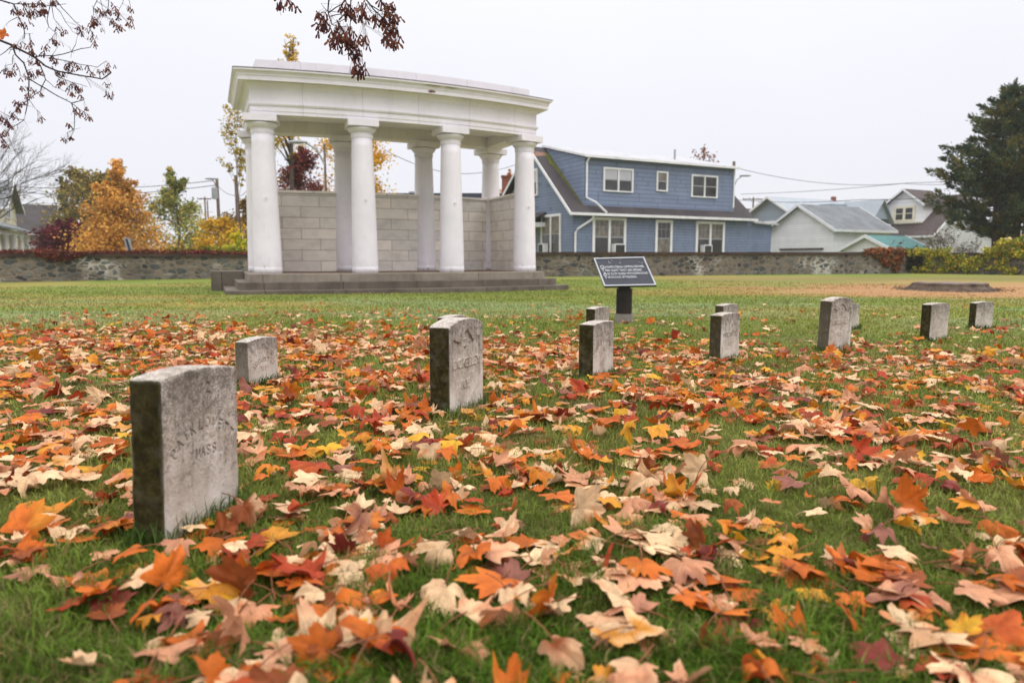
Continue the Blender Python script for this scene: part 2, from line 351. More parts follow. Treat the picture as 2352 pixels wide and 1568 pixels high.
# ------------------------------------------------------------------ ground
def lawn(x, y):                       # turf colour: fresh green, straw and bare patches
    x = np.asarray(x, float); y = np.asarray(y, float)
    g1, g2 = np.array((.165, .222, .03)), np.array((.245, .285, .066))
    n = fbm(x*.6+3, y*.45+1)[..., None]; c = g1*(1-n)+g2*n
    dew = (sm(5.5, 9, y)*(1-sm(13, 18, y))*sm(.4, .62, fbm(x*.35+20, y*.5+7)))[..., None]; c = c*(1-.35*dew)+np.array((.33, .40, .24))*.35*dew
    st = (sm(.42, .66, fbm(x*.22+8, y*.55+2))*(.25+.75*sm(7, 14, y)))[..., None]; c = c*(1-.7*st)+np.array((.38, .29, .085))*.7*st
    fr = (sm(.5, .72, fbm(x*2.3+4, y*2.3+9))*(1-sm(4, 9, y)))[..., None]; c = c*(1-.5*fr)+np.array((.17, .13, .055))*.5*fr
    e = np.hypot((x-16.5)/11.5, (y-21.0)/8.2)+.5*(fbm(x*.6, y*.9+30)-.5)
    b = (1-sm(.55, 1.02, e))[..., None]; c = c*(1-.9*b)+np.array((.50, .27, .13))*.9*b
    band = (np.exp(-((y-30-.04*x)/2.0)**2)*sm(4, 9, x)*.7)[..., None]; c = c*(1-band)+np.array((.27, .19, .075))*band
    return c
xs = np.concatenate(([-400, -250, -160, -100], np.arange(-60, 60.1, .5), [100, 160, 250, 400]))
ys = np.concatenate(([-40, -15, -6], np.arange(-2, 8, .25), np.arange(8, 60.1, .5), [80, 120, 200, 300, 430]))
X, Yg = np.meshgrid(xs, ys); V = np.c_[X.ravel(), Yg.ravel(), gz(X.ravel(), Yg.ravel())]
nx = len(xs); I = (np.arange(len(ys)-1)[:, None]*nx+np.arange(nx-1)[None]).ravel()
tag(npmesh('ground', V, np.c_[I, I+1, I+1+nx, I+nx], np.full(len(I), 4), M['turf'], col=lawn(V[:, 0], V[:, 1])*np.interp(np.hypot(V[:, 0], V[:, 1]), (0, 3, 12), (.17, .34, .74))[:, None], smooth=True), kind='structure')  # ground colour darkened towards the camera, painting in shade between the grass blades

# ------------------------------------------------------------------ pavilion
AC = np.array((-10.843, 37.95)); RF, TH0, AA, DD = 18.873, .424, 4.05, 2.783
def Q(s, t, z):                       # s along the curve, t backwards from the front colonnade
    R = RF-t; th = TH0+s/R; return (AC[0]+R*math.sin(th), AC[1]-R*math.cos(th), z)
def loop(o, z, n=26):
    a, pts, ul = AA+o, [], []
    for i in range(n+1): s = -a+2*a*i/n; pts.append(Q(s, -o, z)); ul.append(s+20)
    for i in range(1, 5): t = -o+(DD+2*o)*i/4; pts.append(Q(a, t, z)); ul.append(20+a+t+o)
    for i in range(1, n+1): s = a-2*a*i/n; pts.append(Q(s, DD+o, z)); ul.append(20+a+DD+2*o+a-s)
    for i in range(1, 4): t = DD+o-(DD+2*o)*i/4; pts.append(Q(-a, t, z)); ul.append(60+t)
    return pts, ul
def ringmesh(mb, prof, cap_top=False, cap_bot=False):
    k = 0; base = len(mb.v); v = 0; L0 = None
    for j, (o, z) in enumerate(prof):
        p, ul = loop(o, z); k = len(p)
        if j: v += math.hypot(prof[j][0]-prof[j-1][0], prof[j][1]-prof[j-1][1])
        mb.v += p; mb.uv += [(a, v+.02) for a in ul]
    for j in range(len(prof)-1):
        for i in range(k): mb.f.append((base+j*k+i, base+j*k+(i+1) % k, base+(j+1)*k+(i+1) % k, base+(j+1)*k+i))
    if cap_top or cap_bot:
        j = len(prof)-1 if cap_top else 0
        n = 26; fr = [base+j*k+i for i in range(n+1)]; bk = [base+j*k+n+4+i for i in range(n+1)][::-1]
        for i in range(n): mb.f.append((fr[i], fr[i+1], bk[i+1], bk[i]))
        mb.f.append((fr[n], base+j*k+n+1, base+j*k+n+2, base+j*k+n+3, bk[n])); mb.f.append((bk[0], base+j*k+2*n+5, base+j*k+2*n+6, base+j*k+2*n+7, fr[0]))
ZF, ZA = -.43, 3.88
pc = Q(0, DD/2, ZF); pav = thing('pavilion', 'white curved colonnade pavilion with Doric columns and ashlar back wall on brown steps', 'pavilion', (pc[0], pc[1], -1.0))
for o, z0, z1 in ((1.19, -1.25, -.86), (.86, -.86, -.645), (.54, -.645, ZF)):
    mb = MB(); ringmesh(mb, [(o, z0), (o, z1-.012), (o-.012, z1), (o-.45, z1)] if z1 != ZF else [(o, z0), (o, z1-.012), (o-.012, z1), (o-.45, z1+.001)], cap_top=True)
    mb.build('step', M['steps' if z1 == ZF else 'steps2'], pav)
mb = MB(); ringmesh(mb, [(-.18, ZF), (-.2, ZF+.006)], cap_top=True); mb.build('floor', M['floor'], pav)
mb = MB(); T = lambda s, t, z: Q(s, t, z)                                     # plinth block at the back left corner
mb.box((-AA-1.55, DD-.55, -1.3), (-AA-.56, DD+1.2, -.40), T); mb.build('plinth_block', M['steps2'], pav)
def column(s, t):
    x, y, _ = Q(s, t, 0)
    prof = [(.382, 0), (.382, .17), (.378, .175), (.3785, .19)]
    for i in range(1, 15):
        q = i/14; prof.append((.378-.083*(q**1.25), .19+(3.84-.19)*q))
    c = MB().lathe((x, y, ZF), prof, 40).build('column', M['stucco'], pav, smooth=True)
    cap = MB().lathe((x, y, ZF), [(.288, 3.83), (.303, 3.835), (.303, 3.955), (.314, 3.957), (.314, 3.975), (.308, 3.978), (.33, 3.99), (.36, 4.02), (.392, 4.06), (.408, 4.09), (.405, 4.115), (.37, 4.135), (.30, 4.14)], 40)
    for i in range(28):                                                         # bead band round the neck
        g = 2*math.pi*(i+.5)/28; cap.lathe((x+.3*math.cos(g), y+.3*math.sin(g), ZF), [(.006, 3.855), (.018, 3.865), (.018, 3.935), (.006, 3.945)], 6)
    cap.build('capital', M['stucco'], c, smooth=False)
    ab = MB(); th = TH0+s/(RF-t)
    R2 = lambda a, b, z: (x+a*math.cos(th)-b*math.sin(th), y+a*math.sin(th)+b*math.cos(th), z)
    ab.box((-.43, -.43, ZF+4.14), (.43, .43, ZF+4.325), R2); ab.build('abacus', M['stucco'], c)
for i in range(4):
    column(-AA+i*2.7, 0); column(-AA+i*2.7, DD)
ent = MB(); zb = ZF+4.325
ez_ = lambda o, z: (o, zb+(z-zb)*.91)
P_ = [(-.30, zb+.36), (-.30, zb), (.30, zb), (.30, zb+.10), (.315, zb+.10), (.315, zb+.25), (.345, zb+.255), (.365, zb+.30), (.365, zb+.325), (.31, zb+.33), (.31, zb+.73), (.325, zb+.735), (.33, zb+.76), (.36, zb+.83), (.42, zb+.89), (.44, zb+.90), (.44, zb+.925)]
ringmesh(ent, [P_[0]]+[ez_(*q) for q in P_[1:]]); e = ent.build('entablature', M['stuccoj'], pav)
cor = MB(); ringmesh(cor, [ez_(*q) for q in [(.44, zb+.925), (.60, zb+.915), (.62, zb+.90), (.62, zb+1.02), (.635, zb+1.025), (.64, zb+1.04), (.645, zb+1.08), (.67, zb+1.12), (.72, zb+1.15), (.73, zb+1.155), (.73, zb+1.205), (.15, zb+1.26)]]); cor.build('cornice', M['stucco'], pav)
lead = MB(); ringmesh(lead, [ez_(*q) for q in [(.735, zb+1.206), (.742, zb+1.206), (.742, zb+1.224), (.2, zb+1.275)]]); lead.build('roof_flashing', M['cope'], pav)
par = MB(); ringmesh(par, [(.12, zb+1.10), (.12, zb+1.475)], cap_top=True); par.build('parapet', M['stuccoj'], pav)
ce = MB(); ringmesh(ce, [(-.29, zb+.352), (-.30, zb+.35)], cap_top=True); ce.build('ceiling', M['stucco'], pav)
def strip(mb, path, z0, z1, half, u0=0):      # wall of given half thickness along (s,t) path
    n = len(path); d = [0]
    P = [np.array(Q(s, t, 0)[:2]) for s, t in path]
    for i in range(1, n): d.append(d[-1]+np.linalg.norm(P[i]-P[i-1]))
    vs, uv = [], []
    for i in range(n):
        g = P[min(i+1, n-1)]-P[max(i-1, 0)]; g = g/np.linalg.norm(g); nn = np.array((-g[1], g[0]))*half
        for sg in (1, -1):
            for z in (z0, z1): vs.append((*(P[i]+sg*nn), z)); uv.append((d[i]+u0, z-z0))
    fs = []
    for i in range(n-1):
        a, b = i*4, i*4+4; fs += [(a, a+1, b+1, b), (a+2, b+2, b+3, a+3), (a+1, a+3, b+3, b+1)]
    fs += [(0, 2, 3, 1), (n*4-4, n*4-3, n*4-1, n*4-2)]; mb.add(vs, fs, uv)
for path, nm in (([(-AA+8.1*i/30, DD) for i in range(31)], 'back_wall'), ([(AA, .1+(DD-.3)*i/4) for i in range(5)], 'side_wall'), ([(-AA, .1+(DD-.3)*i/4) for i in range(5)], 'side_wall')):
    mb = MB(); strip(mb, path, ZF+.005, ZF+2.49, .15, 3.3); wl = mb.build(nm, M['marble'], pav)
    mb = MB(); strip(mb, path, ZF+2.49, ZF+2.575, .19); mb.build('coping', M['marble'], wl)
mb = MB()                                                                         # plaster broken off the cornice
for s0, zz, w_, h_ in ((.55, zb+.88, .26, .08), (.60, zb+1.033, .5, .032), (1.15, zb+1.033, .35, .028)):
    o = .70 if zz > zb+1.0 else .6225
    pts = [Q(s0+w_*(.5*math.cos(a))*(1+.35*random.uniform(-1, 1)), -o-.003, zz+h_*.5*math.sin(a)*(1+.4*random.uniform(-1, 1))) for a in np.linspace(0, 6.283, 13)[:-1]]
    mb.poly(pts, tuple(np.subtract(Q(s0, -o+.01, 0), Q(s0, -o, 0))))
mb.build('broken_plaster', M['brown'], pav)
for s in (-AA, -1.35, 1.35, AA):                                                   # small bracket pins on the front columns
    x, y, _ = Q(s, -.345, 0); mb = MB().tube([(x, y, ZF+2.1), Q(s, -.41, ZF+2.09)], .022, 8); mb.build('wall_pin', M['stucco'], pav)

# ------------------------------------------------------------------ perimeter wall
def wallrun(pts, label, vine=None):
    base = pts[0]; root = thing('stone_wall', label, 'wall', (base[0], base[1], base[2]), 'rubble walls round the lawn')
    body, cope = MB(), MB(); d = 0; n = len(pts); P = [np.array(p[:2]) for p in pts]
    for mbq, half, za, zb_ in ((body, .24, None, -.14), (cope, .33, -.14, 0)):
        vs, uv, d = [], [], 0
        for i in range(n):
            if i: d += np.linalg.norm(P[i]-P[i-1])
            g = P[min(i+1, n-1)]-P[max(i-1, 0)]; g = g/np.linalg.norm(g); nn = np.array((-g[1], g[0]))*half
            top = pts[i][3]; lo = pts[i][2]-.3 if za is None else top+za; hi = top+zb_
            for sg in (1, -1):
                for z in (lo, hi): vs.append((*(P[i]+sg*nn), z)); uv.append((d+(30 if sg > 0 else 0), z))
        fs = []
        for i in range(n-1):
            a, b = i*4, i*4+4; fs += [(a, a+1, b+1, b), (a+2, b+2, b+3, a+3), (a+1, a+3, b+3, b+1), (a, b, b+2, a+2)]
        fs += [(0, 2, 3, 1), (n*4-4, n*4-3, n*4-1, n*4-2)]; mbq.add(vs, fs, uv)
    body.build('masonry', M['rubble'], root); cope.build('coping', M['cope'], root); return root
def run(a, b, n):                     # a, b = (x, y, top)
    return [(a[0]+(b[0]-a[0])*i/n, a[1]+(b[1]-a[1])*i/n, float(gz(a[0]+(b[0]-a[0])*i/n, a[1]+(b[1]-a[1])*i/n)), a[2]+(b[2]-a[2])*i/n) for i in range(n+1)]
WL = run((-33, 22.5, .2), (-6.6, 34.6, .21), 24)
WR = run((-6.0, 35.2, .22), (2.0, 33.2, .30), 8)[:-1]+run((2.0, 33.2, .30), (22.8, 39.6, .35), 20)
WALL3 = run((22.55, 39.75, .33), (34, 30, .22), 12)
wallrun(WL, 'rubble stone wall with brown coping under red creeper, left of the pavilion')
wallrun(WR, 'rubble stone wall with brown coping in front of the blue house')
wallrun(WALL3, 'rubble stone wall covered in yellow-green vines under the dark conifers')

# ------------------------------------------------------------------ buildings
E1, E2 = np.array((.889, .458)), np.array((-.458, .889))
def frame(A):
    A = np.array(A, float)
    def T(u, v, z): p = A+E1*u+E2*v; return (p[0], p[1], z)
    def front(px, py, v):              # pixel -> (u, z) on the plane of constant v
        d = ray(px, py); D = d[:2]; t = (A @ E2+v)/(D @ E2); p = D*t; return float((p-A) @ E1), float(d[2]*t)
    def side(px, py, u):
        d = ray(px, py); D = d[:2]; t = (A @ E1+u)/(D @ E1); p = D*t; return float((p-A) @ E2), float(d[2]*t)
    return T, front, side
c3 = lambda x, y: ((1950+x/1.96)*.57422, (550+y/1.96)*.57422)
c4 = lambda x, y: ((2900+x/1.4933)*.57422, (300+y/1.4933)*.57422)
c2 = lambda x, y: (x/2.352*.57422, (600+y/2.352)*.57422)
c1 = lambda x, y: ((800+x*.7016)*.57422, (150+y*.7016)*.57422)
def window(parent, S, a0, a1, z0, z1, n=2, panes='gg', trim='wtrim', fw=.13, rail=True, bars=False, ac=None):
    """S(a, d, z): a along the wall, d outwards. One framed opening of n sashes; panes one letter each."""
    fr = MB(); fr.box((a0, -.02, z0), (a0+fw, .07, z1), S); fr.box((a1-fw, -.02, z0), (a1, .07, z1), S)
    fr.box((a0+fw, -.02, z1-fw), (a1-fw, .068, z1), S); fr.box((a0+fw, -.02, z0), (a1-fw, .09, z0+fw*.7), S)
    wv = (a1-a0-2*fw)/n
    for i in range(1, n): c = a0+fw+wv*i; fr.box((c-fw*.45, -.02, z0+fw*.7), (c+fw*.45, .066, z1-fw), S)
    w_ = fr.build('window', M[trim], parent); zm = (z0+z1)/2
    sa = MB()
    for i in range(n):
        b0, b1 = a0+fw+wv*i+(.45*fw if i else 0), a0+fw+wv*(i+1)-(.45*fw if i < n-1 else 0)
        m = {'g': 'glass', 'b': 'blind', 'c': 'curtain'}
        for k, (q0, q1) in enumerate(((z0+fw*.7, zm), (zm, z1-fw))):
            p = MB(); p.box((b0, .0, q0), (b1, .02-.006*(1-k), q1), S); p.build('pane', M[m[panes[(2*i+k) % len(panes)]]], w_)
        t = .035
        sa.box((b0, .021, zm-.03), (b1, .045, zm+.03), S); sa.box((b0, .021, z0+fw*.7), (b0+t, .04, zm-.03), S); sa.box((b1-t, .021, z0+fw*.7), (b1, .04, zm-.03), S)
        sa.box((b0, .021, zm+.03), (b0+t, .042, z1-fw), S); sa.box((b1-t, .021, zm+.03), (b1, .042, z1-fw), S)
        if bars:
            for q in (.33, .66): c = b0+(b1-b0)*q; sa.box((c-.012, .021, zm+.03), (c+.012, .03, z1-fw), S)
            sa.box((b0+t, .0215, (zm+z1)/2-.012), (b1-t, .0295, (zm+z1)/2+.012), S)
    sa.build('sash', M['grey_metal' if trim == 'wtrim' else trim], w_)
    if ac:
        x0, x1, h = ac; q = MB(); q.box((x0, .05, z0+.06), (x1, .42, z0+.06+h), S); a_ = q.build('air_conditioner', M['wtrim'], parent)
        q = MB(); q.box((x0+.06, .42, z0+.12), (x1-.06, .425, z0+h), S); q.build('grille', M['grille'], a_)
    return w_
# --- the blue house
HA = (3.5, 41.0); T, FRT, SID = frame(HA)
bh = thing('house', 'blue lap-sided house with long shed dormer and white window trim behind the wall', 'house', (*HA, -.9))
HW, HL, ez, rz, rv = 11.0, 15.0, 2.62, 7.25, 5.3
wall = MB()
wall.box((.35, .38, -1.6), (HL-.35, HW-.4, ez), T)
wall.add([T(.35, .38, ez), T(.35, HW-.4, ez), T(.35, rv, rz-.2)], [(0, 1, 2)]); wall.add([T(HL-.35, .38, ez), T(HL-.35, HW-.4, ez), T(HL-.35, rv, rz-.2)], [(0, 2, 1)])
wall.build('wall', M['blue2'], bh)
roof = MB()
def slab(mb, a, b, c, d, th=.12): mb.poly([a, b, c, d], (0, 0, -th))
slab(roof, T(0, 0, ez+.1), T(HL, 0, ez+.1), T(HL, rv, rz), T(0, rv, rz)); slab(roof, T(0, rv+.01, rz-.003), T(HL, rv+.01, rz-.003), T(HL, HW+.3, ez+.1), T(0, HW+.3, ez+.1))
rf = roof.build('roof', M['rooft'], bh)
du0, du1, dv, dz0, dz1 = 1.25, 13.47, .55, 2.9, 6.06
dm = MB(); top = lambda v: dz1+(rz+.02-dz1)*(v-dv)/(rv-dv)
dm.add([T(du0, dv, dz0), T(du1, dv, dz0), T(du1, dv, dz1), T(du0, dv, dz1), T(du0, rv, rz-.05), T(du1, rv, rz-.05), T(du0, rv, dz0), T(du1, rv, dz0)],
       [(0, 1, 2, 3), (0, 3, 4, 6), (1, 7, 5, 2), (3, 2, 5, 4)])
dmo = dm.build('dormer', M['blue'], bh)
r2 = MB(); slab(r2, T(du0-.12, dv-.3, dz1+.10), T(du1+.12, dv-.3, dz1+.10), T(du1+.12, rv+.2, rz+.16), T(du0-.12, rv+.2, rz+.16), .1); r2.build('dormer_roof', M['roofl'], dmo)
tr = MB(); tr.box((du0-.13, dv-.42, dz1-.06), (du1+.13, dv-.302, dz1+.08), T)
tr.poly([T(du0-.15, dv-.3, dz1-.03), T(du0-.15, dv-.3, dz1+.095), T(du0-.15, rv, rz+.155), T(du0-.15, rv, rz+.02)], (.03*E1[0], .03*E1[1], 0))
tr.box((du1-.09, dv-.03, dz0+.55), (du1+.02, dv-.001, dz1-.06), T); tr.build('eaves_board', M['wtrim'], dmo)
gt = MB(); gt.box((-.1, -.16, ez-.07), (HL+.1, -.005, ez+.085), T); gt.build('gutter', M['wtrim'], bh)
bb = MB()
for a, b, za, zb_ in ((0, rv, ez+.1, rz), (HW+.3, rv, ez+.1, rz)):
    bb.poly([T(-.06, a, za-.2), T(-.06, a, za+.02), T(-.06, b, zb_+.02), T(-.06, b, zb_-.2)], (.055*E1[0], .055*E1[1], 0))
bb.build('barge_board', M['wtrim'], bh)
ms = MB(); n_ = 14                                                               # moss down the roof beside the dormer
edge = []
for i in range(n_+1):
    v = dv+(rv-.5-dv)*i/n_; z = ez+.1+(rz-ez-.1)*v/rv+.012; wd = .10+.55*(i/n_)**1.5*random.uniform(.6, 1.1)*(1 if i < n_ else .4)
    edge.append((T(du0-.02, v, z), T(du0-.02-wd, v, z)))
ms.add([p for e_ in edge for p in e_], [(2*i, 2*i+2, 2*i+3, 2*i+1) for i in range(n_)]); ms.build('roof_moss', M['moss'], rf)
mb = MB(); zt = lambda v: ez+.1+(rz-ez-.1)*v/rv+.014
mb.poly([T(.02, rv-.9, zt(rv-.9)), T(.9, rv-.75, zt(rv-.75)), T(.95, rv-.5, zt(rv-.5)), T(.02, rv-.45, zt(rv-.45))]); mb.build('worn_patch', M['rooftan'], rf)
Sf = lambda v: (lambda a, d, z: T(a, v-d, z))
def wpx(plane_v, x0, y0, x1, y1):
    u0, z1 = FRT(*c3(x0, y0), plane_v); u1, z0 = FRT(*c3(x1, y1), plane_v); return u0, u1, z0, z1
for (x0, y0, x1, y1, n, pn, br) in ((907, 226, 1138, 437, 2, 'gbgb', 0), (1324, 258, 1409, 428, 1, 'gc', 0), (1598, 284, 1798, 480, 2, 'gg', 0)):
    u0, u1, z0, z1 = wpx(dv, x0, y0, x1, y1); window(dmo if False else bh, Sf(dv), u0, u1, z0+.02, z1-.04, n, pn, fw=.11)
for (x0, y0, x1, n, pn, ac) in ((822, 622, 1080, 2, 'gcgc', 1), (1316, 645, 1442, 1, 'cg', 0), (1634, 655, 1850, 2, 'gcgc', 2)):
    u0, u1, z0, z1 = wpx(.38, x0, y0, x1, 905); zz = z0-.25
    window(bh, Sf(.38), u0, u1, zz, z1, n, pn, fw=.17, bars=True, ac=((u0+(u1-u0)*.56, u0+(u1-u0)*.88, .75) if ac == 1 else (u0+(u1-u0)*.16, u0+(u1-u0)*.44, .72) if ac == 2 else None))
Sg = lambda a, d, z: T(.35-d, a, z)
a0, z1 = SID(*c3(580, 606), .35); a1, z0 = SID(*c3(422, 895), .35)
window(bh, Sg, a0, a1, z0-.15, z1+.1, 2, 'gcgc', fw=.16, ac=(a1-.95, a1-.3, .6))
a0, z1 = SID(*c3(398, 240), .35); window(bh, Sg, a0, a0+1.3, z1-1.75, z1, 1, 'gb', fw=.15)
dp = MB()                                                                         # the two downpipes
dp.tube([T(du0+.12, dv-.36, dz1-.05), T(du0+.12, dv-.1, dz1-.35), T(du0+.12, dv-.1, dz0+.75), T(du0+.5, dv-.5, ez+.75), T(du0+1.25, dv-.62, ez+.14)], .065, 8); dp.build('downpipe', M['wtrim'], bh)
dp = MB(); dp.tube([T(1.55, -.08, ez-.08), T(1.5, .05, ez-.3), T(.65, .28, ez-.85), T(.5, .3, ez-1.1), T(.5, .3, -1.2)], .065, 8); dp.build('downpipe', M['wtrim'], bh)
vp = MB(); q = FRT(*c3(1467, 180), 2.5); vp.tube([T(q[0], 2.5, 6.4), T(q[0], 2.5, 7.35)], .07, 8); vp.build('vent_pipe', M['grey_metal'], bh)
ch = MB(); q = np.array(at(*c1(1745, 800), 49.0)); ch.box((q[0]-.3, 49, 4.2), (q[0]+.3, 49.7, q[2]+.05)); ch.box((q[0]-.36, 48.94, q[2]+.05), (q[0]+.36, 49.76, q[2]+.17)); ch.build('chimney', M['brick'], bh)
pr = MB(); v0 = SID(*c3(455, 600), .35)[0]                                          # small side porch roof on the gable end
pr.box((-.9, v0, 2.0), (.33, v0+4, 2.28), T); pr.build('porch_fascia', M['wtrim'], bh); pr = MB(); slab(pr, T(-1.0, v0-.1, 2.30), T(.34, v0-.1, 2.95), T(.34, v0+4.1, 2.95), T(-1.0, v0+4.1, 2.30)); pr.build('porch_roof', M['rooft'], bh)
ad = MB(); ad.box((HL-.33, .55, -1.6), (HL+2.2, 5, 2.45), T); ad.build('annex_wall', M['blue3'], bh)
ad = MB(); slab(ad, T(HL+.2, .25, 2.55), T(HL+2.6, .25, 2.45), T(HL+2.6, 5, 2.75), T(HL+.2, 5, 3.2)); ad.build('annex_roof', M['roofl'], bh)
# --- generic gable house: gable ends on u = 0 and u = L, ridge along u
def gable(name, label, A, W, L, ez, rz, wallm, roofm, trimm='wtrim', ov=.35, base=-1.6, th=.12, axis=0):
    T0, f_, s_ = frame(A)
    T = T0 if axis == 0 else (lambda u, v, z: T0(v, u, z))
    r = thing(name, label, 'house' if name == 'house' else name.replace('_', ' '), (A[0], A[1], base))
    w_ = MB().box((0, 0, base), (L, W, ez), T)
    w_.add([T(0, 0, ez), T(0, W, ez), T(0, W/2, rz-.08)], [(0, 1, 2)]); w_.add([T(L, 0, ez), T(L, W, ez), T(L, W/2, rz-.08)], [(0, 2, 1)])
    w_.build('wall', M[wallm], r)
    k = (rz-ez)/(W/2); b = MB()
    for s in (0, 1):
        v0, v1 = (-ov, W/2) if s == 0 else (W+ov, W/2)
        slab(b, T(-ov, v0, ez-ov*k+.02), T(L+ov, v0, ez-ov*k+.02), T(L+ov, v1, rz+.02+s*.004), T(-ov, v1, rz+.02+s*.004), th)
    rf = b.build('roof', M[roofm], r); t = MB()
    for v0 in (-ov-.02, W+ov+.02):
        zz = ez-ov*k
        for uu, s in ((-ov-.05, 1), (L+ov, 1)):
            g = np.subtract(T(.045, 0, 0), T(0, 0, 0)); t.poly([T(uu, v0, zz-.17), T(uu, v0, zz+.05), T(uu, W/2, rz+.05), T(uu, W/2, rz-.17)], tuple(g))
    t.box((-ov, -ov-.06, ez-ov*k-.14), (L+ov, -ov-.005, ez-ov*k+.03), T)
    t.build('barge_board', M[trimm], r); return r, T, f_, s_
gg, Tg, fg, sg = gable('garage', 'white clapboard garage with grey shingle roof right of the blue house', (23.3, 50.0), 6.0, 6.4, 2.25, 4.05, 'wside', 'roofg')
for i in range(9): MB().box((.3+i*.72, -.3, 2.02), (.38+i*.72, -.01, 2.12), Tg).build('rafter_tail', M['wtrim'], gg)
mb = MB().box((-.03, 1.0, -1.6), (-.002, 4.6, .62), Tg); mb.build('garage_door', M['gside'], gg); mb = MB().box((-.06, .8, .62), (-.004, 4.8, .76), Tg); mb.build('door_lintel', M['roofb'], gg)
sh, Ts, fs_, ss_ = gable('shed', 'low white shed with teal metal roof beside the white garage', (24.0, 43.6), 3.4, 3.7, .68, 1.5, 'wside', 'teal', ov=.25)
mb = MB().box((-.03, .7, -1.6), (-.002, 2.9, .45), Ts); mb.build('shed_door', M['gside'], sh)
h3, T3, f3, s3 = gable('house', 'white clapboard house with brown roof and cream-framed dormer window by the conifers', (37.7, 62.0), 9.5, 7.5, 2.28, 5.9, 'gside', 'roofb', axis=1)
d0, d1, dw = 1.2, 2.4, 1.75                                                          # dormer facing left on the brown roof
T3b = lambda u, v, z: frame((37.7, 62.0))[0](u, v, z)
mb = MB(); vb = 3.5
mb.add([T3b(1.2, vb-dw, 3.0), T3b(1.2, vb+dw, 3.0), T3b(1.2, vb+dw, 5.15), T3b(1.2, vb, 6.4), T3b(1.2, vb-dw, 5.15), T3b(5, vb-dw, 3.0), T3b(5, vb+dw, 3.0), T3b(5, vb+dw, 5.15), T3b(5, vb, 6.4), T3b(5, vb-dw, 5.15)], [(0, 1, 2, 3, 4), (0, 4, 9, 5), (1, 6, 7, 2), (5, 9, 8, 7, 6)])
dmr = mb.build('dormer', M['wside'], h3)
mb = MB(); slab(mb, T3b(.75, vb-dw-.4, 4.92), T3b(5.2, vb-dw-.4, 4.92), T3b(5.2, vb, 6.5), T3b(.75, vb, 6.5)); slab(mb, T3b(.75, vb+dw+.4, 4.92), T3b(5.2, vb+dw+.4, 4.92), T3b(5.2, vb, 6.504), T3b(.75, vb, 6.504)); mb.build('dormer_roof', M['roofb'], dmr)
mb = MB()
for s in (-1, 1): mb.poly([T3b(.70, vb+s*(dw+.42), 4.75), T3b(.70, vb+s*(dw+.42), 4.94), T3b(.70, vb, 6.53), T3b(.70, vb, 6.33)], tuple(np.subtract(T3b(.045, 0, 0), T3b(0, 0, 0))))
mb.build('barge_board', M['wtrim'], dmr)
window(h3, lambda a, d, z: T3b(1.2-d, a, z), vb-1.05, vb+1.05, 3.5, 4.9, 2, 'gg', trim='cream', fw=.2)
mb = MB().box((1.0, vb-dw-.1, 3.28), (1.19, vb+dw+.1, 3.42), T3b); mb.build('sill_board', M['cream'], h3)
h4, T4, f4, s4 = gable('house', 'pale blue-grey house with long light metal roof behind the white garage', (25.5, 60.5), 7.5, 10.6, 3.4, 5.6, 'bgside', 'roofm', ov=.5)
mb = MB().box((-.2, -1.6, -1.6), (2.2, -.01, 2.7), T4); mb.build('lower_wing', M['wside'], h4)
window(h4, lambda a, d, z: T4(-d, a, z), 2.3, 4.3, 2.2, 3.4, 2, 'gg', fw=.16)
mb = MB(); mb.poly([T4(7.9, -.9, 3.6), T4(10.3, -.9, 3.6), T4(9.1, -.9, 5.2)], tuple(np.subtract(T4(0, 1.5, 0), T4(0, 0, 0)))); cg = mb.build('cross_gable', M['bgside'], h4)
mb = MB(); slab(mb, T4(7.5, -1.2, 3.3), T4(7.5, 3, 3.3), T4(9.1, 3, 5.4), T4(9.1, -1.2, 5.4)); slab(mb, T4(10.7, -1.2, 3.3), T4(10.7, 3, 3.3), T4(9.1, 3, 5.404), T4(9.1, -1.2, 5.404)); mb.build('cross_roof', M['roofm'], cg)
mb = MB().box((4.5, .8, 4.3), (6.6, 2.2, 4.95), T4); mb.build('roof_dormer', M['bgside'], h4)
mb = MB().box((8.3, 3.6, 5.4), (8.7, 3.9, 5.95), T4); mb.build('chimney', M['brick'], h4)
gable('house', 'distant house with dark roof and cream gable just past the blue house', (28.0, 76.0), 6.5, 9, 3.3, 5.6, 'yside', 'rooft')
# left: cream house with a porch
hl, Tl, fl, sl_ = gable('house', 'cream house with grey roof and white-columned porch at the far left', (-41.9, 48.2), 6.0, 5.2, 4.0, 5.9, 'yside', 'roofg', ov=.5)
window(hl, lambda a, d, z: Tl(5.2+d, a, z), 1.6, 3.4, 3.0, 4.3, 2, 'gg', fw=.16)
mb = MB().box((.01, -9, -1.55), (5.15, -.01, 2.4), Tl); mb.build('front_wing', M['yside'], hl)
mb = MB(); slab(mb, Tl(5.22, -9.2, 2.6), Tl(6.7, -9.2, 2.02), Tl(6.7, 3.4, 2.02), Tl(5.22, 3.4, 2.6)); slab(mb, Tl(-.3, -9.2, 2.606), Tl(5.18, -9.2, 2.606), Tl(5.18, -.02, 2.606), Tl(-.3, -.02, 2.606)); po = mb.build('porch_roof', M['roofg'], hl)
mb = MB().box((6.1, -9.0, 1.62), (6.3, 3.2, 1.92), Tl); mb.build('porch_beam', M['wtrim'], hl)
for i in range(5):
    x, y, _ = Tl(6.2, -8.2+i*2.75, 0); mb = MB().lathe((x, y, -.6), [(.24, 0), (.24, .1), (.18, .15), (.15, 2.08), (.23, 2.13), (.23, 2.22)], 14); mb.build('porch_column', M['wtrim'], hl, smooth=True)
mb = MB().box((5.21, -9.0, -1.5), (6.5, 3.2, -.6), Tl); mb.build('porch_floor', M['gside'], hl)
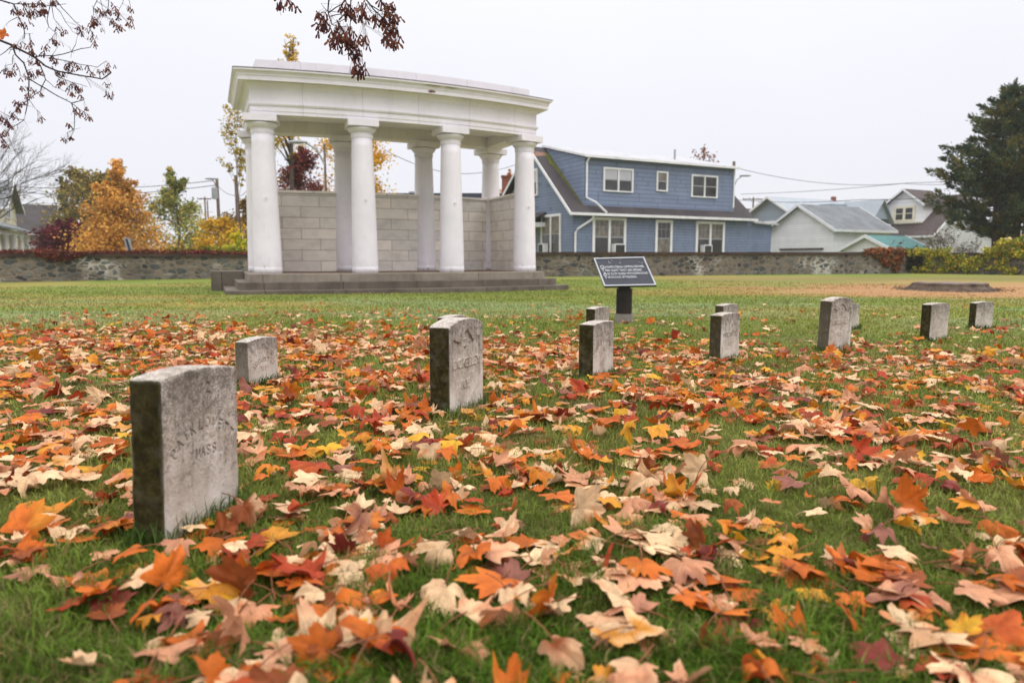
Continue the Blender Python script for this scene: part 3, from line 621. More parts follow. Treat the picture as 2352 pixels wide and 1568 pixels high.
hk, Tk, _, _ = gable('house', 'dark-roofed house with brick chimney behind the cream house', (-47.1, 59.7), 8, 6, 2.4, 5.0, 'gside', 'rooft')
mb = MB().box((1.6, 2.6, 3.6), (2.5, 3.5, 6.3), Tk); mb.build('chimney', M['brick'], hk)
fb = thing('flat_roofed_building', 'flat-roofed building with dark navy fascia seen over the pavilion wall', 'building', (-6, 62, -1.5))
mb = MB().box((-13.0, 62, -1.5), (3.0, 74, 4.9)); mb.build('wall', M['gside'], fb); mb = MB().box((-13.2, 61.8, 4.9), (3.2, 74.2, 5.75)); mb.build('fascia', M['navy'], fb)
mb = MB().lathe((-9.4, 66, 5.75), [(.25, 0), (.25, .35), (.4, .36), (.4, .5), (.1, .6)], 12); mb.build('roof_vent', M['grey_metal'], fb)
# road behind the wall, and parked cars whose roofs show over it
mb = MB(); mb.add([(-90, 43, -1.28), (-90, 49, -1.28), (30, 70, -1.41), (30, 64, -1.41)], [(0, 3, 2, 1)])
rd = npmesh('road', [(-90, 40.5, -1.1), (-90, 46.5, -1.1), (-8, 46.5, -1.1), (-8, 40.5, -1.1)], [0, 3, 2, 1], [4], M['road']); rd['kind'] = 'structure'
def car(px, Y, label):
    c = at(px, 575, Y); b = -1.1; r = thing('parked_car', label, 'car', (c[0], Y, b), 'cars parked behind the wall')
    prof = [(-2.2, .3), (-2.25, .7), (-2.0, .92), (-1.55, .98), (-.95, 1.42), (-.4, 1.5), (.5, 1.47), (1.15, 1.0), (1.95, .86), (2.2, .65), (2.2, .3)]
    n = len(prof); vs = []
    for sgn in (-1, 1):
        for x, z in prof: vs.append((c[0]+x, Y+sgn*(.86-.22*max(0, (z-.95)/.55)), b+z))
    MB().add(vs, [tuple(range(n)), tuple(range(n, 2*n))[::-1]]+[(i, n+i, n+(i+1) % n, (i+1) % n) for i in range(n)]).build('body', M['carpaint'], r)
    for sgn in (-1, 1):
        y = Y+sgn*.76
        g = MB().add([(c[0]-1.2, y+sgn*.09, b+1.0), (c[0]+.95, y+sgn*.09, b+1.0), (c[0]+.45, y-sgn*.08, b+1.42), (c[0]-.8, y-sgn*.08, b+1.4)], [(0, 1, 2, 3)]); g.build('side_window', M['glass'], r)
        for wx in (-1.35, 1.35):
            MB().tube([(c[0]+wx, Y+sgn*.7, b+.32), (c[0]+wx, Y+sgn*.89, b+.32)], .32, 18).build('wheel', M['tyre'], r)
car(398, 44.5, 'white car parked behind the wall right of the orange tree'); car(549, 44.5, 'white car behind the wall at the pavilion\'s left edge')

# ------------------------------------------------------------------ poles, lamps, wires, posts
def pole(px, ptop, Y, label, rad=.14, cross=0, name='utility_pole', lamp=None, transformer=None, arm=None):
    t = at(px, ptop, Y); zt = t[2]; r = thing(name, label, name.replace('_', ' '), (t[0], Y, -1.5))
    MB().tube([(t[0], Y, -1.6), (t[0], Y, zt)], [rad, rad*.75], 10).build('pole', M['pole'], r, smooth=True)
    if cross:
        for i, (zc, hw) in enumerate(((zt-.3, cross),)):
            q = MB().box((t[0]-hw, Y-.2, zc-.07), (t[0]+hw, Y-.1, zc+.07))
            for k in (-1, -.4, .4, 1): q.lathe((t[0]+k*hw*.95, Y-.15, zc+.07), [(.03, 0), (.05, .06), (.02, .14)], 6)
            q.build('cross_arm', M['pole'], r)
    if lamp:
        lx, ly = lamp; p = at(lx, ly, Y-.5); d = 1 if p[0] > t[0] else -1; dz = p[2]-.05
        MB().tube([(t[0], Y-.1, dz-.9), (t[0]+(p[0]-t[0])*.25, Y-.3, dz-.25), (t[0]+(p[0]-t[0])*.7, Y-.45, dz+.05), (p[0]-d*.3, Y-.5, dz+.06)], .045, 6).build('lamp_arm', M['grey_metal'], r)
        q = MB(); vs = []
        for f_, w_, h_ in ((-.5, .06, .05), (-.3, .13, .09), (0, .17, .11), (.3, .14, .09), (.5, .05, .04)):
            for k in range(10): g = 2*math.pi*k/10; vs.append((p[0]+d*f_*.95, Y-.5+w_*math.cos(g), p[2]+h_*math.sin(g)*(1 if math.sin(g) > 0 else .7)))
        q.add(vs, [(i*10+k, i*10+(k+1) % 10, i*10+10+(k+1) % 10, i*10+10+k) for i in range(4) for k in range(10)]+[tuple(range(10))[::-1], tuple(range(40, 50))]); q.build('lamp_head', M['grey_metal'], r, smooth=True)
    if transformer:
        p = at(*transformer, Y-.35); MB().lathe((p[0], Y-.35, p[2]-.5), [(.2, 0), (.24, .05), (.24, .85), (.18, .95), (.05, 1.0)], 12).build('transformer', M['grey_metal'], r)
    return t
tR = pole(1686, 371, 58, 'weathered wooden pole with street lamp at the blue house\'s right end', .16, lamp=(1712, 404))
pole(*c4(170, 730), 95, 'distant wooden pole with cross-arm over the white house roofs', .14, cross=1.5)
pole(498, 410, 58, 'wooden pole with street lamp and grey transformer, left of the pavilion', .16, lamp=(484, 411), transformer=(493, 443))
pole(541, 403, 52, 'bare wooden pole close to the pavilion\'s left edge', .14)
pole(470, 452, 92, 'thin distant pole, left of the lamp and transformer pole', .13, cross=.9); pole(476, 460, 100, 'far thin pole just left of the lamp and transformer pole', .13)
pole(745, 330, 34, 'street lamp on slim pole seen between the pavilion columns', .07, name='street_lamp', lamp=(683, 327))
def cable(pts, label, r=.018, sag=0):
    mb = MB(); P = []
    for i in range(len(pts)-1):
        a, b = np.array(pts[i]), np.array(pts[i+1])
        for k in range(12): q = k/12; p = a*(1-q)+b*q; p[2] -= sag*4*q*(1-q); P.append(p)
    P.append(np.array(pts[-1])); mb.tube(P, r, 5); o = mb.build('overhead_cable', M['wire'], loc=P[0]); tag(o, label, 'cable', 'overhead cables')
cable([at(*c4(75, 558), 57.9), at(*c4(1060, 648), 66), at(*c4(1900, 560), 64)], 'overhead cable from the lamp pole top, sagging towards the conifers', .022, .6)
cable([at(*c4(95, 712), 57.9), at(*c4(1100, 645), 50), at(*c4(1900, 585), 44)], 'middle overhead cable rising to the right above the garage roof', .018, .12)
cable([at(*c4(60, 745), 57.9), at(*c4(800, 745), 50), at(*c4(1900, 672), 42)], 'lowest overhead cable crossing the conifers above the garage', .02, .2)
cable([at(*c4(205, 738), 94.9), at(*c4(420, 752), 80)], 'short overhead cable at the distant cross-arm pole', .025, .2)
cable([at(*c2(0, 330), 70), at(*c2(2000, 290), 57.8)], 'upper overhead cable strung behind the orange tree', .03, .5)
cable([at(*c2(0, 380), 70), at(*c2(2040, 330), 57.8)], 'lower overhead cable strung behind the orange tree', .03, .6)
cable([at(*c1(1050, 640), 46), at(*c1(1440, 775), 50), at(*c1(1800, 725), 56)], 'overhead cable seen between the pavilion\'s right-hand columns', .02, .25)
cable([at(*c2(2040, 330), 57.8), at(*c2(2215, 430), 52), at(*c2(2330, 370), 50)], 'overhead cable joining the two poles left of the pavilion', .02, .2)
p0 = at(290, 545, 31); r = thing('sign_post', 'leaning grey metal signpost behind the wall before the orange tree', 'sign post', (p0[0]+.1, 31, -1))
mb = MB(); mb.poly([(p0[0]-.14, 31, p0[2]), (p0[0]+.14, 31, p0[2]-.03), (p0[0]+.28, 31, p0[2]-.75), (p0[0]+.02, 31, p0[2]-.75)], (0, .03, 0)); mb.build('panel', M['grey_metal'], r)
mb = MB().box((p0[0]+.1, 31.035, -1.0), (p0[0]+.16, 31.08, p0[2]-.1)); mb.build('post', M['grey_metal'], r)
mb = MB().poly([(p0[0]-.05, 30.993, p0[2]-.06), (p0[0]+.05, 30.993, p0[2]-.07), (p0[0]+.2, 30.993, p0[2]-.72), (p0[0]+.1, 30.993, p0[2]-.72)], (0, .004, 0)); mb.build('dark_stripe', M['grille'], r)

# ------------------------------------------------------------------ memorial plaque on a post
g0 = ground(1433, 741); SX, SYD, SG = g0[0], g0[1], g0[2]
sg_ = thing('memorial_sign', 'dark tilted plaque with raised white verse and silver rim on black post', 'sign', (SX, SYD, SG))
mpx = SYD/F*1.0
def TS(a, b, z, yaw=math.radians(-14)): return (SX+a*math.cos(yaw)-b*math.sin(yaw), SYD+a*math.sin(yaw)+b*math.cos(yaw), z)
PW = .088
mb = MB().box((-PW, -PW, SG+.11), (PW, PW, -.36), TS); mb.build('post', M['blackwood'], sg_)
mb = MB().box((-PW-.012, -PW-.012, SG-.2), (PW+.012, PW+.012, SG+.112), TS); mb.build('concrete_footing', M['concrete'], sg_)
corn = [at(1363.5, 593.5, SYD+.17), at(1492, 592, SYD+.10), at(1507.5, 655, SYD-.20), at(1388, 657.5, SYD-.13)]   # plaque leans back
O = np.array(corn[3]); UX = np.array(corn[2])-O; UY = np.array(corn[0])-O; PWd = np.linalg.norm(UX); UX = UX/PWd; PH = np.linalg.norm(UY)
UY = UY-UX*(UY @ UX)*.0; UYn = UY/PH; NN = np.cross(UX, UYn); NN /= np.linalg.norm(NN)
TP = lambda a, b, d: tuple(O+UX*a+UYn*b+NN*d)
mb = MB().box((0, 0, -.03), (PWd, PH, 0), TP); pl = mb.build('plaque', M['navyplate'], sg_)
mb = MB(); e_ = .015
for a0, a1, b0, b1 in ((0, PWd, 0, e_), (0, PWd, PH-e_, PH), (0, e_, e_, PH-e_), (PWd-e_, PWd, e_, PH-e_)): mb.box((a0, b0, -.012), (a1, b1, .009), TP)
mb.build('rim', M['silver'], pl)
mb = MB().box((-.07, -.07, -.55), (.07, .07, -.30), TS); mb.build('bracket', M['black'], sg_)
def text_mesh(txt, size, ext=.0012, bold=.012):
    cu = bpy.data.curves.new('t', 'FONT'); cu.body = txt; cu.size = size; cu.extrude = ext; cu.offset = bold*size; cu.resolution_u = 2
    ob = bpy.data.objects.new('t', cu); COL.objects.link(ob); bpy.context.view_layer.update()
    me = bpy.data.meshes.new_from_object(ob.evaluated_get(bpy.context.evaluated_depsgraph_get()))
    v = [tuple(x.co) for x in me.vertices]; f = [tuple(p.vertices) for p in me.polygons]
    bpy.data.objects.remove(ob); bpy.data.curves.remove(cu); bpy.data.meshes.remove(me); return v, f
lines = [('On fame\'s eternal camping-ground,', .13, .70), ('Their silent tents are spread.', .145, .80), ('And glory guards with solemn round', .16, .90), ('The bivouac of the dead.', .165, .62)]
lt = MB(); zc = [.63, .51, .39, .27]
for (tx, xa, wid), yb in zip(lines, zc):
    big, rest = tx[0], tx[1:].upper(); hB, hS = .105*PH, .078*PH
    v1, f1 = text_mesh(big, hB*1.4, .0015, .0); w1 = max(p[0] for p in v1)
    v2, f2 = text_mesh(rest, hS*1.36, .0015, -.004); w2 = max(p[0] for p in v2)
    x0 = {0: .06, 1: .062, 2: .07, 3: .063}[zc.index(yb)]*PWd; end = {0: .92, 1: .856, 2: .943, 3: .70}[zc.index(yb)]*PWd
    sx = (end-x0-w1-.004)/w2
    lt.add([TP(x0+p[0], yb*PH+p[1], p[2]+.0035) for p in v1], f1); lt.add([TP(x0+w1+.004+p[0]*sx, yb*PH+p[1], p[2]+.0035) for p in v2], f2)
lt.build('lettering', M['letters'], pl)
mb = MB()
for _ in range(16):                                                                # chipped paint and droppings
    a, b = random.choice(((.86, .62), (.9, .74), (.14, .66), (.30, .86), (.5, .87), (.88, .8))); a = (a+random.uniform(-.04, .04))*PWd; b = (b+random.uniform(-.1, .1))*PH; l = random.uniform(.006, .02)
    mb.box((a, b, .0), (a+.004, b+l, .0015), TP)
mb.build('paint_chips', M['letters'], pl)

# ------------------------------------------------------------------ headstones
GL = {'A': [[(0, 0), (.3, 1), (.6, 0)], [(.12, .38), (.48, .38)]], 'C': [[(.6, .82), (.42, 1), (.2, 1), (0, .75), (0, .25), (.2, 0), (.42, 0), (.6, .18)]], 'E': [[(.55, 0), (0, 0), (0, 1), (.55, 1)], [(0, .52), (.42, .52)]],
      'D': [[(0, 0), (0, 1), (.35, 1), (.6, .75), (.6, .25), (.35, 0), (0, 0)]], 'G': [[(.6, .82), (.4, 1), (.2, 1), (0, .75), (0, .25), (.2, 0), (.45, 0), (.6, .2), (.6, .48), (.36, .48)]], 'H': [[(0, 0), (0, 1)], [(.6, 0), (.6, 1)], [(0, .5), (.6, .5)]],
      'I': [[(.15, 0), (.15, 1)]], 'J': [[(.45, 1), (.45, .2), (.25, 0), (.05, .18)]], 'K': [[(0, 0), (0, 1)], [(.58, 1), (0, .42)], [(.2, .6), (.6, 0)]], 'L': [[(0, 1), (0, 0), (.52, 0)]], 'M': [[(0, 0), (.05, 1), (.36, .2), (.67, 1), (.72, 0)]],
      'N': [[(0, 0), (0, 1), (.6, 0), (.6, 1)]], 'O': [[(.2, 0), (0, .25), (0, .75), (.2, 1), (.42, 1), (.62, .75), (.62, .25), (.42, 0), (.2, 0)]], 'P': [[(0, 0), (0, 1), (.38, 1), (.58, .85), (.58, .62), (.38, .47), (0, .47)]],
      'R': [[(0, 0), (0, 1), (.38, 1), (.58, .85), (.58, .62), (.38, .47), (0, .47)], [(.3, .47), (.6, 0)]], 'S': [[(.56, .82), (.4, 1), (.18, 1), (.02, .8), (.15, .57), (.42, .44), (.57, .22), (.4, 0), (.16, 0), (0, .18)]], 'T': [[(.3, 0), (.3, 1)], [(0, 1), (.6, 1)]],
      'U': [[(0, 1), (0, .25), (.2, 0), (.4, 0), (.6, .25), (.6, 1)]], 'V': [[(0, 1), (.3, 0), (.6, 1)]], 'W': [[(0, 1), (.2, 0), (.4, .8), (.6, 0), (.8, 1)]], 'Y': [[(0, 1), (.3, .5), (.6, 1)], [(.3, .5), (.3, 0)]], '.': [[(.08, 0), (.08, .05)]],
      '1': [[(.1, .8), (.3, 1), (.3, 0)]], '2': [[(.03, .78), (.2, 1), (.42, 1), (.57, .78), (.5, .52), (0, 0), (.58, 0)]], '3': [[(.03, .9), (.25, 1), (.5, .88), (.5, .65), (.22, .53), (.55, .4), (.55, .12), (.28, 0), (.02, .12)]], '5': [[(.52, 1), (.08, 1), (.05, .56), (.35, .62), (.56, .4), (.5, .1), (.25, 0), (0, .1)]], '6': [[(.5, .95), (.2, .75), (.03, .35), (.15, .03), (.42, .03), (.56, .28), (.4, .5), (.1, .42)]], ' ': []}
def strokes(txt, cx, zb, h, sp=.82, arc=None):
    out, adv = [], []
    for ch_ in txt: adv.append({'.': .3, 'I': .45, ' ': .5, 'M': .95, 'W': 1.0}.get(ch_, sp))
    tot = sum(adv); x = -tot/2
    for ch_, a in zip(txt, adv):
        for pl_ in GL[ch_]:
            q = []
            for (gx, gy) in pl_:
                X_, Z_ = (x+gx+.08)*h, gy*h
                if arc: th = X_/arc; X_, Z_ = (arc+Z_)*math.sin(th), (arc+Z_)*math.cos(th)-arc
                q.append((cx+X_, zb+Z_))
            out += [(q[i], q[i+1]) for i in range(len(q)-1)]
        x += a
    return out
STONES = []
def headstone(label, px, py, ptop, a, w, t, h=None, camber=.012, arch=0.0, txt=(), raised=False, mossy=1.0, res=.004, lean=(0, 0), top_rough=.003, roll=0., seed=0, pos=None, chip=.004):
    p = np.array(pos) if pos is not None else ground(px, py); a = math.radians(a)
    wv = np.array((math.cos(a), math.sin(a))); bk = np.array((-math.sin(a), math.cos(a)))
    if h is None:
        q = at(px, ptop, p[1]); h = q[2]-p[2]
    nu, nv, nw = max(10, int(w/res)), max(14, int((h+.12)/res)), max(6, int(t/max(res, .006)))
    us, zs, ds = np.linspace(0, w, nu+1), np.linspace(-.12, 1, nv+1), np.linspace(0, t, nw+1)
    seg = []
    for tx in txt: seg += strokes(*tx)
    V, Fq, C = [], [], []
    hz = lambda u: h+(camber+arch)*(1-((2*u/w-1)**2 if not arch else np.abs(2*u/w-1)**2.1))-.0
    def grid(U, Zp, D, cf):
        o = sum(len(x) for x in V); n, m = U.shape
        V.append(np.c_[U.ravel(), D.ravel(), Zp.ravel()]); C.append(cf)
        I = (np.arange(n-1)[:, None]*m+np.arange(m-1)[None]).ravel()+o; Fq.append(np.c_[I, I+1, I+m+1, I+m])
    # front and back
    Zn = np.concatenate((np.linspace(-.12, 0, 8)[:-1], np.linspace(0, 1, nv+1)))
    U, S_ = np.meshgrid(us, Zn); Z = np.where(S_ < 0, S_, S_*hz(U))
    cut = np.zeros_like(U)
    if len(seg):
        best = np.full(U.shape, 9.)
        for (x1, z1), (x2, z2) in seg:
            dx, dz = x2-x1, z2-z1; L2 = dx*dx+dz*dz+1e-12; tt = np.clip(((U-x1)*dx+(Z-z1)*dz)/L2, 0, 1)
            best = np.minimum(best, np.hypot(U-x1-tt*dx, Z-z1-tt*dz))
        sw = max(.0021, txt[0][3]*.085); cut = 1-sm(sw*.55, sw*1.45, best)
    wear = fbm(U*22+seed, Z*22, seed, 3)
    D = np.zeros_like(U); shield = np.zeros_like(U)
    if raised:
        x_ = np.abs(U-w/2)/(w*.40); zt = h*(.80 if not arch else .86)
        topz = zt+.05*np.abs(np.cos(np.clip(x_, 0, 1)*math.pi))**1.3*np.where(x_ < .5, 1, .35)-.02
        botz = .035+.11*np.clip(x_, 0, 1)**2.2*1.0+.02*np.abs(np.sin(x_*math.pi))
        ins = np.minimum(np.minimum((1-x_)*w*.40, topz-Z), Z-botz); shield = sm(0, .006, ins)
        D = D+.008*shield-.006*cut*shield
        rim = np.exp(-((ins-.001)/.005)**2); cutc = .55*rim+.25*cut*sm(.4, .7, wear)
    else:
        D = D+.0045*cut*(.5+.6*wear); cutc = cut*(.25+.75*sm(.2, .5, wear))*.95
    D = D+.003*(fbm(U*40+seed, Z*40+3)-.5)+.0015*(fbm(U*120, Z*120+seed)-.5)
    zr = np.where(S_ < 0, 0, S_)
    grid(U, Z, D, np.c_[(np.zeros(U.size)+mossy*.22*sm(.5, .75, fbm(U*9+seed, Z*4)).ravel()), cutc.ravel(), zr.ravel()])
    grid(U[:, ::-1], Z[:, ::-1], np.full_like(U, t), np.c_[np.full(U.size, .8*mossy), 0*U.ravel(), zr.ravel()])
    # sides
    DS, SS = np.meshgrid(ds, Zn)
    for u, mo, fl in ((0., mossy, 1), (w, .3*mossy, 0)):
        Zs = np.where(SS < 0, SS, SS*hz(np.array(u))); dd = DS[:, ::-1] if fl else DS
        grid(np.full_like(DS, u)+.004*(fbm(dd*35, Zs*35+u*9+seed)-.5), Zs, dd, np.c_[np.full(DS.size, mo), 0*DS.ravel(), np.where(SS < 0, 0, SS).ravel()])
    # top
    UT, DT = np.meshgrid(us, ds); grid(UT, hz(UT)+0*DT+top_rough*(fbm(UT*45+seed, DT*45)-.5), DT, np.c_[np.full(UT.size, .05*mossy), 0*UT.ravel(), np.full(UT.size, .62)])
    V = np.concatenate(V); C = np.concatenate(C); Fq = np.concatenate(Fq)
    # soften the arrises and weather them
    hh = hz(np.clip(V[:, 0], 0, w)); er = .006+chip*2.2*np.clip(fbm(V[:, 0]*30+seed, V[:, 2]*17, V[:, 1]*30)-.35, 0, 1)
    du, dd_, dz_ = np.minimum(V[:, 0], w-V[:, 0]), np.minimum(V[:, 1], t-V[:, 1]), hh-V[:, 2]
    cx_, cy_ = np.clip(er-du, 0, None), np.clip(er-dd_, 0, None); cz_ = np.clip(er-dz_, 0, None)
    L = np.sqrt(cx_**2+cy_**2+cz_**2)+1e-9; ov = np.clip(L-er, 0, None)/L
    V[:, 0] += np.where(V[:, 0] < w/2, 1, -1)*cx_*ov*1.1; V[:, 1] += np.where(V[:, 1] < t/2, 1, -1)*cy_*ov*1.1; V[:, 2] -= cz_*ov*1.1
    edge_pale = np.clip(L/er-1, 0, 1)[:, None]; C = C*(1-np.array((.5, 0, 0))*edge_pale)
    V[:, 2] -= roll*V[:, 0]; V[:, 0] += lean[0]*V[:, 2]; V[:, 1] += lean[1]*V[:, 2]
    Wd = np.c_[p[0]+wv[0]*V[:, 0]+bk[0]*V[:, 1], p[1]+wv[1]*V[:, 0]+bk[1]*V[:, 1], p[2]+V[:, 2]]
    o = npmesh('headstone', Wd, Fq, np.full(len(Fq), 4), M['tomb'], loc=tuple(p), col=C, smooth=True)
    tag(o, label, 'headstone', 'headstones on the lawn'); STONES.append((p, wv, bk, w, t)); return o
headstone('large nearest headstone at left, pale speckled face and dark mossy left side', 381, 1260, 872, 81, .302, .083, txt=(('MASS.', .165, .180, .023, 1.0), ('PATK.LOVETT', .155, .250, .022, 1.16, .148), ('12', .16, .335, .025)), res=.0016, seed=3, chip=.010, lean=(0, -.04), camber=.014, roll=.06)
headstone('short pale headstone second back, just right of the nearest headstone', 573, 893, 786, 74, .26, .080, txt=(('N.Y.', .135, .075, .024), ('AUGUSTUS', .135, .125, .022, 1.1, .12), ('53', .135, .195, .024)), res=.003, seed=8, mossy=.7)
headstone('tall round-topped headstone with recessed shield, centre foreground', 1034, 960, 753, 66, .318, .10, arch=.028, camber=0, txt=(('JNO.KELLEY', .16, .20, .036, .74), ('N.Y.', .155, .105, .034), ('2', .155, .29, .034)), raised=True, res=.0022, seed=5, mossy=1.0)
headstone('headstone showing only its pale top edge behind the round-topped one', 0, 0, 0, 66, .28, .09, pos=(at(1030, 800, 5.0)[0], 5.0, float(gz(-.6, 5.0))), h=.277, seed=21)
headstone('flat-topped headstone with very mossy left side, left of the plaque post', 1362, 877, 746, 59, .29, .092, txt=(('PA.', .15, .15, .026), ('PHILIP MUNTEY', .145, .205, .021, 1.0, .14)), res=.003, seed=13, mossy=1.0, camber=.008)
headstone('headstone half hidden behind the flat-topped mossy one, beside the plaque post', 0, 0, 0, 56, .28, .09, pos=(at(1366, 780, 5.85)[0], 5.85, float(gz(.7, 5.85))), h=.305, seed=34, mossy=1.0)
headstone('flat-topped headstone standing right of the plaque, carved name at mid height', 1654, 832, 725, 46, .28, .088, txt=(('H.MCINTIRE', .14, .165, .030, .80), ('VT.', .14, .10, .026)), res=.0032, seed=41, mossy=.95)
headstone('headstone showing only its top behind the one right of the plaque', 0, 0, 0, 44, .28, .088, pos=(at(1660, 760, 6.3)[0], 6.3, float(gz(2, 6.3))), h=.31, seed=48, mossy=.9)
headstone('leaning round-topped headstone with shield, right of centre beyond the leaves', 1901, 809, 692, 31, .285, .10, arch=.026, camber=0, txt=(('UNDERHILL', .145, .215, .032, .76), ('VT.', .145, .12, .03), ('6', .145, .30, .03)), raised=True, res=.0032, seed=55, mossy=.85, lean=(.05, 0))
headstone('plain grey headstone partly hidden behind the leaning round-topped one', 0, 0, 0, 28, .27, .09, pos=(at(1938, 700, 7.2)[0], 7.2, float(gz(3.5, 7.2))), h=.27, seed=60, mossy=.6)
headstone('weathered flat headstone with dark streaked face, second from right', 2134, 786, 700, 29, .28, .09, seed=66, mossy=1.0, res=.005)
headstone('squat streaked headstone, farthest right on the open lawn', 2239, 758, 696, 21, .27, .08, seed=72, mossy=1.0, res=.005)

# ------------------------------------------------------------------ stump
def stump():
    c = at(2183, 660, 21.8); cx, cy = c[0], c[1]; cz = float(gz(cx, cy)); n, V = 72, []
    for k in range(n):
        a = 2*math.pi*k/n; fl = .5+.5*math.sin(3*a+1)+.35*math.sin(5*a+2)
        for r, z in ((1.45+.25*fl, -.06), (1.14+.13*fl, .06), (1.03+.07*fl, .15), (1.0+.06*fl, .225+.008*math.sin(7*a)), (.94+.05*fl, .25+.008*math.sin(7*a))):
            r += .07*(vn(k*.5, z*30)-.5); V.append((cx+r*math.cos(a), cy+r*math.sin(a), cz+z))
    mb = MB().add(V, [(k*5+j, ((k+1) % n)*5+j, ((k+1) % n)*5+j+1, k*5+j+1) for k in range(n) for j in range(4)])
    r = thing('tree_stump', 'wide low sawn tree stump on the bare brown patch at right', 'stump', (cx, cy, cz)); mb.build('bark', M['stump'], r)
    mb = MB().add([V[k*5+4] for k in range(n)]+[(cx, cy, cz+.24)], [(k, (k+1) % n, n) for k in range(n)]); mb.build('sawn_top', M['stumptop'], r)
    mb = MB()
    for k in range(150):
        a = random.uniform(0, 6.28); rr = random.uniform(1.05, 1.7); x, y = cx+rr*math.cos(a), cy+rr*math.sin(a); l = random.uniform(.1, .28); b = random.uniform(0, 6.28)
        mb.tube([(x, y, cz+.0), (x+l*.4*math.cos(b), y+l*.4*math.sin(b), cz+.03+l*.3), (x+l*math.cos(b), y+l*math.sin(b), cz+.02)], .006, 3)
    o = mb.build('bark_litter', M['stump'], r); o['kind'] = 'stuff'
stump()
# ------------------------------------------------------------------ fallen maple leaves
HALF = [(0, 1.0), (7, .86), (11, .78), (15, .82), (20, .68), (27, .56), (33, .66), (38, .76), (43, .72), (51, .97), (58, .80), (64, .78), (70, .68), (79, .53), (87, .47), (97, .57), (106, .67), (114, .66), (124, .50), (140, .36), (160, .26), (180, .11)]
LA = np.radians(np.array([a for a, _ in HALF]+[360-a for a, _ in HALF[1:-1]][::-1], float)); LR = np.array([r for _, r in HALF]+[r for _, r in HALF[1:-1]][::-1])
PAL = [('pale tan', (232, 194, 150), .23), ('pinkish tan', (212, 150, 112), .19), ('orange', (202, 104, 34), .22), ('golden yellow', (210, 138, 42), .12), ('bright yellow', (214, 162, 44), .02),
       ('red-orange', (172, 66, 34), .09), ('dark red', (118, 44, 36), .03), ('mauve brown', (146, 92, 76), .03), ('russet brown', (146, 76, 38), .07)]
PC = np.array([lin(*c) for _, c, _ in PAL]); PW_ = np.array([q for _, _, q in PAL]); PW_ /= PW_.sum()
MIXTO = {0: (1, 2, 0), 1: (7, 0, 2), 2: (3, 5, 2), 3: (2, 4, 0), 4: (3, 2, 4), 5: (2, 6, 5), 6: (5, 7, 6), 7: (1, 6, 7), 8: (2, 0, 8)}
